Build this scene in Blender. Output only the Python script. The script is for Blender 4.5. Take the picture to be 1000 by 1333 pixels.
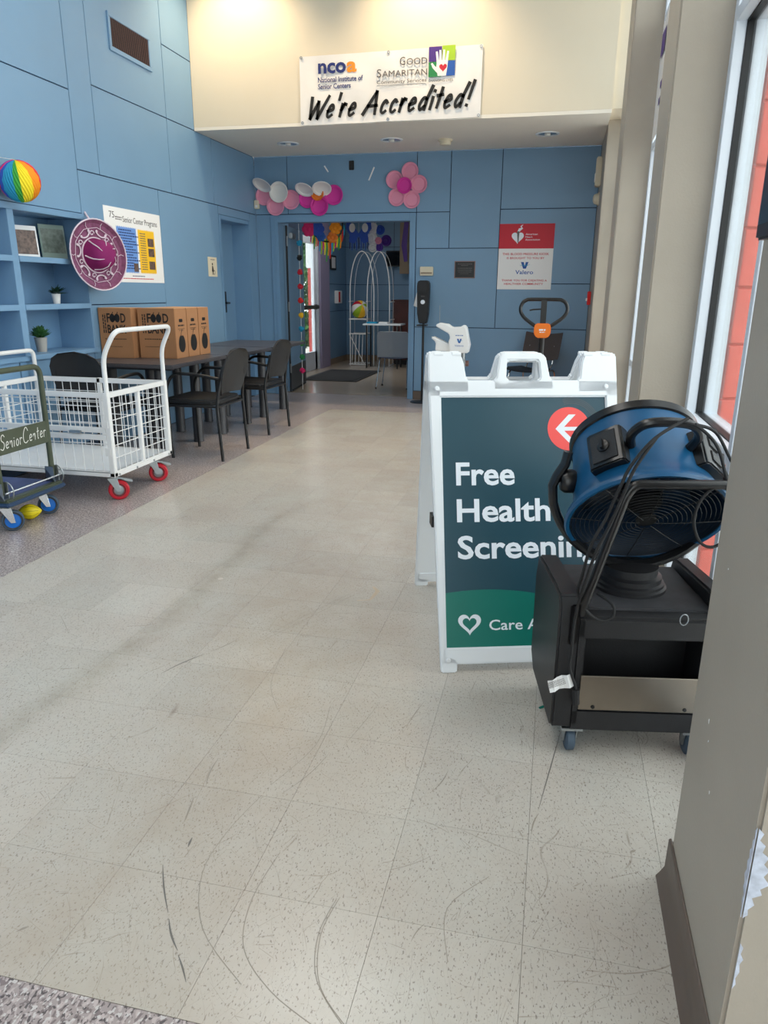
import bpy, bmesh, math, random
from mathutils import Vector as V, Matrix as MX, Euler
random.seed(7)
for o in list(bpy.data.objects): bpy.data.objects.remove(o)
S = bpy.context.scene
COL = S.collection
PI = math.pi

# ------------------------------------------------------------------ camera, light, exposure
def srgb(r, g, b):
    f = lambda c: (c/12.92 if c <= .04045 else ((c+.055)/1.055)**2.4)
    return (f(r/255), f(g/255), f(b/255), 1)
YAW, PIT, ROLL, FPX, CAMZ = .225283, -.295910, .007368, 942.98, 1.2770
cy, sy, cp, sp = math.cos(YAW), math.sin(YAW), math.cos(PIT), math.sin(PIT)
_f = V((-sy*cp, cy*cp, sp)); _r = V((cy, sy, 0)); _u = _r.cross(_f)
c_, s_ = math.cos(ROLL), math.sin(ROLL)
_r, _u = _r*c_+_u*s_, _u*c_-_r*s_
cam = bpy.data.cameras.new('camera'); camo = bpy.data.objects.new('camera', cam); COL.objects.link(camo)
camo.matrix_world = MX(((_r.x, _u.x, -_f.x, 0), (_r.y, _u.y, -_f.y, 0), (_r.z, _u.z, -_f.z, CAMZ), (0, 0, 0, 1)))
cam.sensor_fit = 'HORIZONTAL'; cam.sensor_width = 36; cam.lens = FPX/1000*36; cam.clip_start = .02
S.camera = camo
W = bpy.data.worlds.new('world'); S.world = W; W.use_nodes = True
bg = W.node_tree.nodes['Background']; bg.inputs[0].default_value = (.95, .975, 1, 1); bg.inputs[1].default_value = 4.3
def area(name, loc, rot, sx, sy_, power, col=(1, 1, 1), portal=False):
    l = bpy.data.lights.new(name, 'AREA'); l.shape = 'RECTANGLE'; l.size = sx; l.size_y = sy_; l.energy = power; l.color = col
    if portal: l.cycles.is_portal = True
    o = bpy.data.objects.new(name, l); COL.objects.link(o); o.location = loc; o.rotation_euler = rot; return o
# sky portals in the glazed openings of the right-hand and entrance walls
area('window_portal', (.70, 2.6, 2.3), (0, PI/2, 0), 4.6, 11.3, 1, portal=True)
area('entrance_portal', (-.55, -3.2, 2.0), (PI/2, 0, 0), 2.0, 4.1, 1, portal=True)
# unseen panels added in the high ceiling as fill light
FILLS = [(-1.6, -1.2), (-1.6, 1.6), (-1.6, 4.4)]
for x, y in FILLS:
    area('ceiling_fill_light', (x, y, 4.56), (0, 0, 0), 1.2, .6, 28, (1, .98, .94))
# warm downlights washing the cream bulkhead
WASH = [(-3.1, 6.85), (-1.35, 6.85)]
for x, y in WASH:
    l = bpy.data.lights.new('wall_wash_light', 'SPOT'); l.energy = 150; l.color = (1, .78, .5); l.spot_size = math.radians(100); l.spot_blend = .8; l.shadow_soft_size = .06
    o = bpy.data.objects.new('wall_wash_light', l); COL.objects.link(o); o.location = (x, y, 4.5); o.rotation_euler = (math.radians(8), 0, 0)
# fill light added under the ceiling of the room behind the double door
area('back_room_fill', (-3.0, 11.4, 2.74), (0, 0, 0), 1.2, .6, 13, (1, .97, .94))
S.view_settings.view_transform = 'Standard'; S.view_settings.look = 'None'
S.view_settings.exposure = 0.0; S.view_settings.gamma = 1; S.view_settings.use_curve_mapping = False
S.cycles.use_denoising = True
S.cycles.max_bounces = 10; S.cycles.diffuse_bounces = 6; S.cycles.transparent_max_bounces = 16
S.cycles.caustics_reflective = False; S.cycles.caustics_refractive = False; S.cycles.sample_clamp_indirect = 6

# ------------------------------------------------------------------ materials
def mat(name, col, rough=.5, metal=0, vary=.0, vscale=8, bump=0, bscale=60, spec=.5, coat=0, rnd=0):
    m = bpy.data.materials.new(name); m.use_nodes = True; N = m.node_tree.nodes; L = m.node_tree.links
    b = N['Principled BSDF']; c = srgb(*col); b.inputs['Base Color'].default_value = c
    b.inputs['Roughness'].default_value = rough; b.inputs['Metallic'].default_value = metal
    b.inputs['Specular IOR Level'].default_value = spec; b.inputs['Coat Weight'].default_value = coat
    if vary or bump or rnd:
        tc = N.new('ShaderNodeTexCoord')
    if vary or rnd:
        mx = N.new('ShaderNodeMix'); mx.data_type = 'RGBA'; mx.blend_type = 'MULTIPLY'; mx.inputs[0].default_value = 1
        mx.inputs[6].default_value = c; L.new(mx.outputs[2], b.inputs['Base Color'])
        n = N.new('ShaderNodeTexNoise'); n.inputs['Scale'].default_value = vscale; n.inputs['Detail'].default_value = 6
        L.new(tc.outputs['Object'], n.inputs['Vector'])
        r = N.new('ShaderNodeMapRange'); r.inputs[1].default_value = .3; r.inputs[2].default_value = .7
        r.inputs[3].default_value = 1-vary; r.inputs[4].default_value = 1+vary*.3; L.new(n.outputs[0], r.inputs[0])
        src = r.outputs[0]
        if rnd:
            oi = N.new('ShaderNodeObjectInfo'); r2 = N.new('ShaderNodeMapRange'); r2.inputs[3].default_value = 1-rnd; r2.inputs[4].default_value = 1
            L.new(oi.outputs['Random'], r2.inputs[0]); mm = N.new('ShaderNodeMath'); mm.operation = 'MULTIPLY'
            L.new(src, mm.inputs[0]); L.new(r2.outputs[0], mm.inputs[1]); src = mm.outputs[0]
        L.new(src, mx.inputs[7])
    if bump:
        n2 = N.new('ShaderNodeTexNoise'); n2.inputs['Scale'].default_value = bscale; n2.inputs['Detail'].default_value = 3
        L.new(tc.outputs['Object'], n2.inputs['Vector'])
        bp = N.new('ShaderNodeBump'); bp.inputs['Strength'].default_value = bump; bp.inputs['Distance'].default_value = .004
        L.new(n2.outputs[0], bp.inputs['Height']); L.new(bp.outputs[0], b.inputs['Normal'])
    return m
M = {}
M['blue'] = mat('blue_wall_paint', (120, 156, 187), .42, vary=.05, vscale=1.5)
M['blue_joint'] = mat('dark_blue_joint', (36, 58, 84), .7)
M['blue_trim'] = mat('blue_trim_paint', (118, 155, 188), .4, vary=.04, vscale=3)
M['cream'] = mat('cream_paint', (226, 214, 192), .6, vary=.03, vscale=2)
M['ceiling'] = mat('ceiling_paint', (240, 232, 219), .7, vary=.03, vscale=2)
M['greige'] = mat('greige_paint', (173, 163, 149), .5, vary=.06, vscale=4, bump=.15, bscale=120)
M['alu'] = mat('silver_aluminium', (222, 229, 238), .4, .0, vary=.03)
M['gasket'] = mat('black_rubber_gasket', (16, 17, 20), .5)
M['rubberbase'] = mat('taupe_rubber_base', (104, 90, 80), .5, vary=.08)
M['white_pl'] = mat('white_plastic', (232, 236, 240), .38, vary=.03, vscale=6)
M['white_pt'] = mat('white_powder_coat', (232, 232, 232), .3, vary=.02)
M['black_pl'] = mat('black_plastic', (26, 26, 29), .5, vary=.2, vscale=14, bump=.15, bscale=220)
M['black_smooth'] = mat('black_smooth_plastic', (18, 18, 20), .3)
M['black_metal'] = mat('black_powder_coat', (17, 18, 21), .35, vary=.1)
M['rubber'] = mat('black_rubber', (24, 24, 26), .7)
M['greyrubber'] = mat('blue_grey_rubber', (68, 84, 100), .6)
M['chrome'] = mat('chrome_metal', (205, 208, 210), .22, 1)
M['zinc'] = mat('zinc_metal', (170, 176, 180), .35, .9, vary=.1, vscale=30)
M['steel'] = mat('brushed_steel', (150, 140, 128), .3, .9, vary=.12, vscale=9)
M['fanblue'] = mat('blue_fan_shell', (14, 80, 122), .35, vary=.1, vscale=6)
M['fandark'] = mat('dark_blue_fan_blade', (10, 34, 56), .35)
M['teal'] = mat('teal_sign_print', (32, 70, 84), .35, vary=.06, vscale=5)
M['green'] = mat('green_sign_print', (14, 112, 100), .35)
M['coral'] = mat('coral_sign_print', (240, 82, 78), .4)
M['ink_white'] = mat('white_ink', (232, 238, 246), .45)
M['ink_black'] = mat('black_ink', (18, 17, 17), .6)
M['ink_navy'] = mat('navy_ink', (24, 42, 110), .6)
M['ink_orange'] = mat('orange_ink', (238, 146, 40), .6)
M['ink_red'] = mat('red_ink', (200, 24, 48), .5)
M['ink_blue'] = mat('blue_ink', (22, 84, 168), .5)
M['ink_grey'] = mat('grey_ink', (96, 92, 92), .6)
M['ink_purple'] = mat('purple_ink', (72, 36, 128), .5)
M['ink_lime'] = mat('lime_ink', (160, 196, 40), .5)
M['ink_green'] = mat('green_ink', (30, 130, 70), .5)
M['ink_yellow'] = mat('yellow_ink', (248, 196, 40), .5)
M['ink_sky'] = mat('sky_blue_ink', (112, 156, 222), .5)
M['vinyl'] = mat('white_banner_vinyl', (238, 234, 230), .45, vary=.03)
M['paper'] = mat('white_paper', (240, 240, 240), .6)
M['cardboard'] = mat('brown_cardboard', (168, 120, 82), .8, vary=.06, vscale=10)
M['cardedge'] = mat('pale_cardboard_edge', (196, 150, 108), .8)
M['tabletop'] = mat('grey_laminate', (76, 74, 78), .35, vary=.08, vscale=40)
M['tableleg'] = mat('charcoal_leg', (62, 62, 66), .4)
M['chairback'] = mat('dark_grey_chair_plastic', (38, 38, 40), .55, bump=.2, bscale=300)
M['red_wheel'] = mat('red_polyurethane', (188, 18, 40), .3)
M['olive'] = mat('olive_green_paint', (66, 74, 56), .4, vary=.06)
M['chalk'] = mat('white_paint_marker', (225, 225, 220), .7)
M['deckblue'] = mat('blue_deck', (62, 74, 122), .5, vary=.2, vscale=9)
M['deckbumper'] = mat('blue_rubber_bumper', (36, 62, 96), .5)
M['wheelblue'] = mat('blue_wheel_hub', (24, 112, 205), .4)
M['yellow'] = mat('yellow_foam', (236, 214, 20), .45)
M['leaf'] = mat('green_plant_leaf', (62, 112, 58), .5, rnd=.3)
M['leafdark'] = mat('dark_green_leaf', (30, 66, 48), .5, rnd=.3)
M['potwhite'] = mat('white_pot', (226, 224, 220), .5)
M['potgrey'] = mat('grey_pot', (170, 166, 160), .7)
M['bronze'] = mat('brown_grille', (138, 106, 98), .5)
M['pink'] = mat('pink_paper_plate', (232, 152, 180), .6)
M['magenta'] = mat('magenta_paper_plate', (214, 52, 158), .6)
M['platewhite'] = mat('white_paper_plate', (232, 230, 228), .6)
M['sombrero'] = mat('plum_velvet', (134, 78, 110), .9, vary=.3, vscale=30)
M['sombrero_crown'] = mat('purple_velvet', (128, 18, 92), .8)
M['lace'] = mat('white_braid', (222, 206, 218), .7)
M['orange'] = mat('orange_plastic', (232, 120, 28), .45)
M['brownpl'] = mat('brown_chair_shell', (66, 54, 50), .45)
M['ivory'] = mat('ivory_plastic', (222, 212, 188), .5)
M['woodred'] = mat('dark_red_wood', (74, 30, 26), .4, vary=.2, vscale=6)
M['greychair'] = mat('grey_chair_plastic', (150, 158, 168), .45)
M['mat'] = mat('black_floor_mat', (24, 22, 26), .95, bump=.5, bscale=400)
M['kick'] = mat('grey_kick_plate', (92, 96, 100), .4, .5)
M['brick'] = mat('salmon_block_paint', (206, 92, 82), .75, vary=.1, vscale=12, bump=.3, bscale=80)
M['mortar'] = mat('painted_mortar', (196, 90, 82), .85)
M['concrete'] = mat('outdoor_concrete', (206, 202, 196), .9, vary=.1, vscale=3)
M['hedge'] = mat('hedge_leaf', (62, 112, 48), .7, rnd=.4)
M['photo'] = mat('photo_print', (120, 96, 86), .4, vary=.7, vscale=40)
M['photo_b'] = mat('picture_print', (138, 150, 140), .4, vary=.5, vscale=30)
M['lamp_diff'] = mat('frosted_diffuser', (240, 238, 232), .6)
M['tape'] = mat('clear_tape', (190, 205, 215), .2)
M['grille'] = mat('dark_grille_wire', (9, 10, 12), .6)
M['dusty'] = mat('dusty_black_plastic', (58, 58, 62), .75, vary=.35, vscale=18)
M['sage'] = mat('sage_frame_paint', (150, 170, 160), .5)
M['plaster'] = mat('bare_gypsum', (206, 212, 226), .9, vary=.3, vscale=60)
M['screen'] = mat('black_glass', (8, 8, 10), .12)
M['beige'] = mat('beige_board', (150, 132, 112), .7)
for k, c in dict(violet=(92, 60, 160), indigo=(44, 84, 180), aqua=(30, 150, 190), lgreen=(60, 160, 60), lyellow=(246, 222, 40), lorange=(248, 150, 20), lred=(222, 40, 40), rose=(226, 40, 110)).items():
    M[k] = mat(k+'_tissue', c, .7)
def glass_mat():
    m = bpy.data.materials.new('window_glass'); m.use_nodes = True; N = m.node_tree.nodes; L = m.node_tree.links
    for n in list(N): N.remove(n)
    o = N.new('ShaderNodeOutputMaterial'); mx = N.new('ShaderNodeMixShader'); t = N.new('ShaderNodeBsdfTransparent'); g = N.new('ShaderNodeBsdfGlossy')
    t.inputs[0].default_value = (.93, .96, .95, 1); g.inputs['Roughness'].default_value = .02
    fr = N.new('ShaderNodeFresnel'); fr.inputs[0].default_value = 1.45
    k = N.new('ShaderNodeMath'); k.operation = 'MULTIPLY'; k.inputs[1].default_value = .45; L.new(fr.outputs[0], k.inputs[0]); L.new(k.outputs[0], mx.inputs[0]); L.new(t.outputs[0], mx.inputs[1]); L.new(g.outputs[0], mx.inputs[2]); L.new(mx.outputs[0], o.inputs[0]); return m
M['glass'] = glass_mat()
def floor_mats():
    # vinyl tile: pale warm grey, mottled, chips, hairline scratches and brown traffic film
    m = mat('vinyl_tile', (200, 194, 182), .3, spec=.5); N = m.node_tree.nodes; L = m.node_tree.links; b = N['Principled BSDF']
    g = N.new('ShaderNodeNewGeometry'); P = g.outputs['Position']
    def noise(sc, det=5, rough=.6, vec=None):
        n = N.new('ShaderNodeTexNoise'); n.inputs['Scale'].default_value = sc; n.inputs['Detail'].default_value = det; n.inputs['Roughness'].default_value = rough
        L.new(vec or P, n.inputs['Vector']); return n.outputs[0]
    def rng(s, a, b_, c, d):
        r = N.new('ShaderNodeMapRange'); r.inputs[1].default_value = a; r.inputs[2].default_value = b_; r.inputs[3].default_value = c; r.inputs[4].default_value = d
        L.new(s, r.inputs[0]); return r.outputs[0]
    def mth(op, a, b_=None):
        n = N.new('ShaderNodeMath'); n.operation = op
        for i, v in enumerate((a, b_)):
            if v is None: continue
            if isinstance(v, (int, float)): n.inputs[i].default_value = v
            else: L.new(v, n.inputs[i])
        return n.outputs[0]
    def mix(fac, a, b_):
        n = N.new('ShaderNodeMix'); n.data_type = 'RGBA'
        L.new(fac, n.inputs[0])
        for i, v in ((6, a), (7, b_)):
            if isinstance(v, tuple): n.inputs[i].default_value = v
            else: L.new(v, n.inputs[i])
        return n.outputs[2]
    col = mix(rng(noise(2.2), .35, .65, 0, 1), srgb(202, 197, 188), srgb(197, 187, 177))
    col = mix(rng(noise(40, 3), .3, .8, 0, .3), col, srgb(184, 176, 164))
    col = mix(rng(noise(120, 2), .62, .72, 0, .7), col, srgb(146, 132, 118))
    # chips elongated
    mp = N.new('ShaderNodeMapping'); mp.inputs['Scale'].default_value = (1, .45, 1); mp.inputs['Rotation'].default_value = (0, 0, .6); L.new(P, mp.inputs[0])
    col = mix(mth('MULTIPLY', rng(noise(230, 1, .5, mp.outputs[0]), .63, .69, 0, .7), rng(noise(3, 2), .3, .7, .75, 1)), col, srgb(110, 98, 92))
    # scratches: thin edges of distorted voronoi cells at two scales, masked by a broad noise
    for sc, wd, rot in ((4, .0014, .3), (9, .003, 1.1), (15, .005, 2.2), (7, .0022, 2.7), (22, .007, .8)):
        dn = N.new('ShaderNodeTexNoise'); dn.inputs['Scale'].default_value = 1.6; L.new(P, dn.inputs['Vector'])
        ad = N.new('ShaderNodeVectorMath'); ad.operation = 'MULTIPLY_ADD'; L.new(dn.outputs['Color'], ad.inputs[0]); ad.inputs[1].default_value = (.5, .5, 0); L.new(P, ad.inputs[2])
        mp2 = N.new('ShaderNodeMapping'); mp2.inputs['Scale'].default_value = (1, .35, 0); mp2.inputs['Rotation'].default_value = (0, 0, rot); L.new(ad.outputs[0], mp2.inputs[0])
        vo = N.new('ShaderNodeTexVoronoi'); vo.feature = 'DISTANCE_TO_EDGE'; vo.inputs['Scale'].default_value = sc; L.new(mp2.outputs[0], vo.inputs['Vector'])
        ln = rng(vo.outputs['Distance'], 0, wd, 1, 0)
        col = mix(mth('MULTIPLY', ln, rng(noise(3.3+sc, 4), .42, .60, 0, .6)), col, srgb(126, 110, 96))
    # traffic film along the walking line
    sx = N.new('ShaderNodeSeparateXYZ'); L.new(P, sx.inputs[0])
    path = mth('ADD', sx.outputs[0], mth('MULTIPLY', mth('SUBTRACT', 3.2, sx.outputs[1]), -.02))
    tr = rng(mth('ABSOLUTE', mth('ADD', mth('ADD', sx.outputs[0], .92), mth('MULTIPLY', mth('SUBTRACT', noise(.9, 2), .5), 1.2))), 0, .75, 1, 0)
    col = mix(mth('MULTIPLY', tr, rng(noise(7, 5), .3, .7, .15, .6)), col, srgb(178, 162, 144))
    # tyre trail curving away to the near left
    fc = N.new('ShaderNodeFloatCurve'); cv = fc.mapping.curves[0]
    TR = [(1.0, -1.58), (1.6, -1.53), (1.886, -1.494), (2.43, -1.452), (3.227, -1.487), (3.707, -1.522), (4.1, -1.43), (4.435, -1.277), (5.0, -1.05)]
    k0 = [((y-1.0)/4, (x+2.0)/2.0) for y, x in TR]
    cv.points[0].location = k0[0]; cv.points[1].location = k0[-1]
    for q in k0[1:-1]: cv.points.new(*q)
    fc.mapping.update(); L.new(mth('DIVIDE', mth('SUBTRACT', sx.outputs[1], 1.0), 4.0), fc.inputs['Value'])
    tx = mth('SUBTRACT', sx.outputs[0], mth('SUBTRACT', mth('MULTIPLY', fc.outputs[0], 2.0), 2.0))
    tm = rng(mth('ABSOLUTE', mth('ADD', tx, mth('MULTIPLY', mth('SUBTRACT', noise(3, 4), .5), .06))), .005, .085, 1, 0)
    tm2 = mth('MULTIPLY', tm, rng(sx.outputs[1], 4.35, 3.7, 0, 1))
    col = mix(mth('MULTIPLY', tm2, rng(noise(9, 5), .3, .65, .08, .45)), col, srgb(152, 142, 122))
    oi = N.new('ShaderNodeObjectInfo')
    hs = N.new('ShaderNodeHueSaturation'); L.new(col, hs.inputs['Color']); L.new(rng(oi.outputs['Random'], 0, 1, .95, 1.03), hs.inputs['Value'])
    L.new(hs.outputs[0], b.inputs['Base Color'])
    L.new(rng(noise(3, 2), .0, 1, .19, .30), b.inputs['Roughness'])
    bp = N.new('ShaderNodeBump'); bp.inputs['Strength'].default_value = .12; bp.inputs['Distance'].default_value = .003; L.new(noise(5, 3), bp.inputs['Height']); L.new(bp.outputs[0], b.inputs['Normal'])
    M['tile'] = m
    # terrazzo: pinkish-grey base with dark, white and rust chips
    m = mat('terrazzo', (150, 142, 140), .3); N = m.node_tree.nodes; L = m.node_tree.links; b = N['Principled BSDF']
    g = N.new('ShaderNodeNewGeometry'); P = g.outputs['Position']
    col = srgb(168, 155, 153)
    for sc, lo, hi, c in ((92, .54, .60, (196, 182, 180)), (118, .56, .6, (124, 112, 112)), (128, .58, .62, (208, 202, 200)), (142, .60, .63, (80, 72, 74))):
        mp = N.new('ShaderNodeMapping'); mp.inputs['Location'].default_value = (sc, sc*.3, 0); mp.inputs['Scale'].default_value = (1, .62, 1); L.new(P, mp.inputs[0])
        col = mix(rng(noise(sc, 1, .5, mp.outputs[0]), lo, hi, 0, .9), col, srgb(*c))
    L.new(col, b.inputs['Base Color']); M['terrazzo'] = m
    m = mat('lobby_floor_finish', (176, 160, 142), .18); M['backfloor'] = m
floor_mats()
M['grout'] = mat('dark_tile_joint', (122, 112, 100), .8)
M['rust'] = mat('rust_stain', (186, 168, 146), .6)
M['scuff'] = mat('dark_rubber_scuff', (150, 141, 130), .6)
M['scuffdark'] = mat('black_rubber_scuff', (112, 108, 104), .6)

# ------------------------------------------------------------------ helpers
T = {}                                                    # world matrix of every thing and part
def I(): return MX.Identity(4)
def frame(o, right, up):                                  # local x=right, y=up, z=outward normal
    r = V(right).normalized(); u = V(up).normalized(); n = r.cross(u)
    m = MX(((r.x, u.x, n.x, 0), (r.y, u.y, n.y, 0), (r.z, u.z, n.z, 0), (0, 0, 0, 1))); return MX.Translation(V(o)) @ m
def tag(o, label=None, cat=None, group=None, kind=None):
    if label: o['label'] = label
    if cat: o['category'] = cat
    if group: o['group'] = group
    if kind: o['kind'] = kind
    return o
def thing(name, label, cat, loc=(0, 0, 0), rz=0, group=None):
    o = bpy.data.objects.new(name, None); COL.objects.link(o); o.empty_display_size = .05
    o.location = loc; o.rotation_euler = (0, 0, rz); T[o.name] = MX.Translation(V(loc)) @ MX.Rotation(rz, 4, 'Z')
    return tag(o, label, cat, group)
def struct(o): o['kind'] = 'structure'; return o
def structure(name, loc=(0, 0, 0)):
    o = bpy.data.objects.new(name, None); COL.objects.link(o); o.location = loc; T[o.name] = MX.Translation(V(loc)); return struct(o)
class MB:
    def __init__(s): s.v = []; s.f = []
    def add(s, vs, fs, X=None):
        k = len(s.v)
        for p in vs: s.v.append(X @ V(p) if X is not None else V(p))
        s.f += [tuple(k+i for i in f) for f in fs]; return s
    def box(s, x0, x1, y0, y1, z0, z1, X=None):
        return s.add([(x0, y0, z0), (x1, y0, z0), (x1, y1, z0), (x0, y1, z0), (x0, y0, z1), (x1, y0, z1), (x1, y1, z1), (x0, y1, z1)],
                     [(3, 2, 1, 0), (4, 5, 6, 7), (0, 1, 5, 4), (1, 2, 6, 5), (2, 3, 7, 6), (3, 0, 4, 7)], X)
    def poly(s, pts, d, X=None):                          # extrude a 2d outline from z=0 to z=d
        n = len(pts); A = sum(pts[i][0]*pts[(i+1) % n][1]-pts[(i+1) % n][0]*pts[i][1] for i in range(n))
        if A < 0: pts = pts[::-1]
        return s.add([(x, y, 0) for x, y in pts]+[(x, y, d) for x, y in pts],
                     [tuple(range(n-1, -1, -1)), tuple(range(n, 2*n))]+[(i, (i+1) % n, n+(i+1) % n, n+i) for i in range(n)], X)
    def disk(s, r, d, X=None, n=24, rx=None):
        return s.poly([(r*math.cos(2*PI*i/n), (rx or r)*math.sin(2*PI*i/n)) for i in range(n)], d, X)
    def ring(s, r0, r1, d, X=None, n=28, a0=0, a1=2*PI):
        full = abs(a1-a0-2*PI) < 1e-6; m = n if full else n+1; vs = []; fs = []
        for i in range(m):
            a = a0+(a1-a0)*i/n; c, q = math.cos(a), math.sin(a)
            vs += [(r0*c, r0*q, 0), (r1*c, r1*q, 0), (r1*c, r1*q, d), (r0*c, r0*q, d)]
        for i in range(n):
            a = 4*i; b = 4*((i+1) % m)
            fs += [(a+j, b+j, b+(j+1) % 4, a+(j+1) % 4) for j in range(4)]
        if not full: fs += [(0, 1, 2, 3), (4*n+3, 4*n+2, 4*n+1, 4*n)]
        return s.add(vs, fs, X)
    def lathe(s, prof, X=None, n=32, close=False):
        vs = []; fs = []; m = len(prof)
        for r, h in prof:
            for i in range(n): a = 2*PI*i/n; vs.append((r*math.cos(a), r*math.sin(a), h))
        for j in range(m if close else m-1):
            k = (j+1) % m
            for i in range(n): q = (i+1) % n; fs.append((j*n+i, j*n+q, k*n+q, k*n+i))
        if not close:
            if prof[0][0] > 1e-5: fs.append(tuple(range(n-1, -1, -1)))
            if prof[-1][0] > 1e-5: fs.append(tuple((m-1)*n+i for i in range(n)))
        return s.add(vs, fs, X)
    def tube(s, pts, r, n=8, closed=False, X=None, flat=1):
        P = [V(p) for p in pts]; m = len(P); tang = []
        for i in range(m):
            a = P[i-1] if (i or closed) else P[0]; b = P[(i+1) % m] if (i < m-1 or closed) else P[-1]
            tang.append((b-a).normalized())
        up = V((0, 0, 1)) if abs(tang[0].z) < .9 else V((1, 0, 0))
        nrm = (up-tang[0]*up.dot(tang[0])).normalized(); vs = []; fs = []
        for i in range(m):
            nrm = (nrm-tang[i]*nrm.dot(tang[i])).normalized(); bi = tang[i].cross(nrm)
            rr = r[i] if isinstance(r, (list, tuple)) else r
            for k in range(n):
                a = 2*PI*k/n; vs.append(P[i]+nrm*(rr*math.cos(a))+bi*(rr*flat*math.sin(a)))
        for i in range(m if closed else m-1):
            j = (i+1) % m
            for k in range(n): q = (k+1) % n; fs.append((i*n+k, i*n+q, j*n+q, j*n+k))
        if not closed: fs += [tuple(range(n-1, -1, -1)), tuple((m-1)*n+k for k in range(n))]
        return s.add(vs, fs, X)
    def sphere(s, c, r, n=16, sc=(1, 1, 1), X=None):
        vs = []; fs = []; h = n//2
        for j in range(h+1):
            t = PI*j/h
            for i in range(n): a = 2*PI*i/n; vs.append((c[0]+r*sc[0]*math.sin(t)*math.cos(a), c[1]+r*sc[1]*math.sin(t)*math.sin(a), c[2]+r*sc[2]*math.cos(t)))
        for j in range(h):
            for i in range(n): q = (i+1) % n; fs.append((j*n+i, (j+1)*n+i, (j+1)*n+q, j*n+q))
        return s.add(vs, fs, X)
    def ribbon(s, pts, w, X=None, z=0):                   # flat stroke in the xy plane of X
        P = [V((p[0], p[1], 0)) for p in pts]; vs = []; m = len(P)
        for i in range(m):
            t = (P[min(i+1, m-1)]-P[max(i-1, 0)]); t = t.normalized() if t.length > 1e-9 else V((1, 0, 0)); q = V((-t.y, t.x, 0))
            ww = w[i] if isinstance(w, (list, tuple)) else w
            e = t*ww*.35 if i == m-1 else (-t*ww*.35 if i == 0 else V((0, 0, 0)))
            vs += [P[i]+e+q*ww/2+V((0, 0, z)), P[i]+e-q*ww/2+V((0, 0, z))]
        return s.add(vs, [(2*i, 2*i+1, 2*i+3, 2*i+2) for i in range(m-1)], X)
    def build(s, name, m, parent=None, bev=0, seg=2, smooth=True, local=False, ang=35):
        me = bpy.data.meshes.new(name); P = T.get(parent.name) if parent else None
        if P is not None and not local: inv = P.inverted(); vs = [inv @ v for v in s.v]
        else: vs = s.v
        bm = bmesh.new(); bv = [bm.verts.new(v) for v in vs]
        for f in s.f:
            if len(set(f)) < 3: continue
            try: bm.faces.new([bv[i] for i in f])
            except ValueError: pass
        bmesh.ops.remove_doubles(bm, verts=bm.verts, dist=1e-6)
        bmesh.ops.recalc_face_normals(bm, faces=bm.faces)
        if bev:
            ed = [e for e in bm.edges if len(e.link_faces) == 2 and e.calc_face_angle(0) > .6]
            bmesh.ops.bevel(bm, geom=ed, offset=bev, segments=seg, affect='EDGES', clamp_overlap=True)
        bm.to_mesh(me); bm.free()
        if smooth:
            me.shade_smooth(); me.set_sharp_from_angle(angle=math.radians(ang))
        me.materials.append(M[m] if isinstance(m, str) else m)
        o = bpy.data.objects.new(name, me); COL.objects.link(o)
        if parent: o.parent = parent; T[o.name] = P if P is not None else I()
        else: T[o.name] = I()
        return o
def B(*a, X=None): return MB().box(*a, X=X)
def solo(mb, name, m, label, cat, group=None, **k): return tag(mb.build(name, m, None, **k), label, cat, group)
def copy_tree(o, loc, rz, label=None):
    c = o.copy(); COL.objects.link(c); c.location = loc; c.rotation_euler = (0, 0, rz); T[c.name] = MX.Translation(V(loc)) @ MX.Rotation(rz, 4, 'Z')
    if label: c['label'] = label
    for ch in [x for x in bpy.data.objects if x.parent == o]:
        d = ch.copy(); COL.objects.link(d); d.parent = c; T[d.name] = T[c.name]
        for g in [x for x in bpy.data.objects if x.parent == ch]:
            e = g.copy(); COL.objects.link(e); e.parent = d; T[e.name] = T[c.name]
    return c
def smooth_path(pts, k=6, closed=False):
    P = [V(p) for p in pts]; n = len(P); out = []
    for i in range(n if closed else n-1):
        g = lambda j: P[j % n] if closed else P[max(0, min(n-1, j))]
        a, b, c, d = g(i-1), g(i), g(i+1), g(i+2)
        for t in range(k):
            t /= k; out.append(.5*((2*b)+(c-a)*t+(2*a-5*b+4*c-d)*t*t+(3*b-a-3*c+d)*t**3))
    if not closed: out.append(P[-1])
    return out
def bend(pts, r, k=5):                                    # polyline with rounded corners
    P = [V(p) for p in pts]; out = [P[0]]
    for i in range(1, len(P)-1):
        a = (P[i-1]-P[i]); b = (P[i+1]-P[i]); d = min(r, a.length*.48, b.length*.48)
        A = P[i]+a.normalized()*d; Bp = P[i]+b.normalized()*d
        for j in range(k+1): t = j/k; out.append(A*(1-t)**2+P[i]*2*t*(1-t)+Bp*t*t)
    out.append(P[-1]); return out
TXT = []
def text(s, X, w, h, m, parent, name='lettering', bold=0, shear=0):   # lettering: width w, cap height h, lower-left corner at X origin
    c = bpy.data.curves.new(name, 'FONT'); c.body = s; c.offset = bold; c.shear = shear; c.extrude = .0004/max(h, .01); c.resolution_u = 3
    c.materials.append(M[m]); o = bpy.data.objects.new(name, c); COL.objects.link(o); o.parent = parent
    L = T[parent.name].inverted() @ X; T[o.name] = T[parent.name]; TXT.append((o, L, w, h)); return o
def finish_text():
    bpy.context.view_layer.update()
    for o, L, w, h in TXT:
        bb = [V(q) for q in o.bound_box]; x0 = min(q.x for q in bb); x1 = max(q.x for q in bb)
        k = h/.70; sx = (w/(x1-x0)) if w else k
        o.matrix_local = L @ MX.Diagonal((sx, k, k, 1)) @ MX.Translation((-x0, 0, 0))
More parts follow.
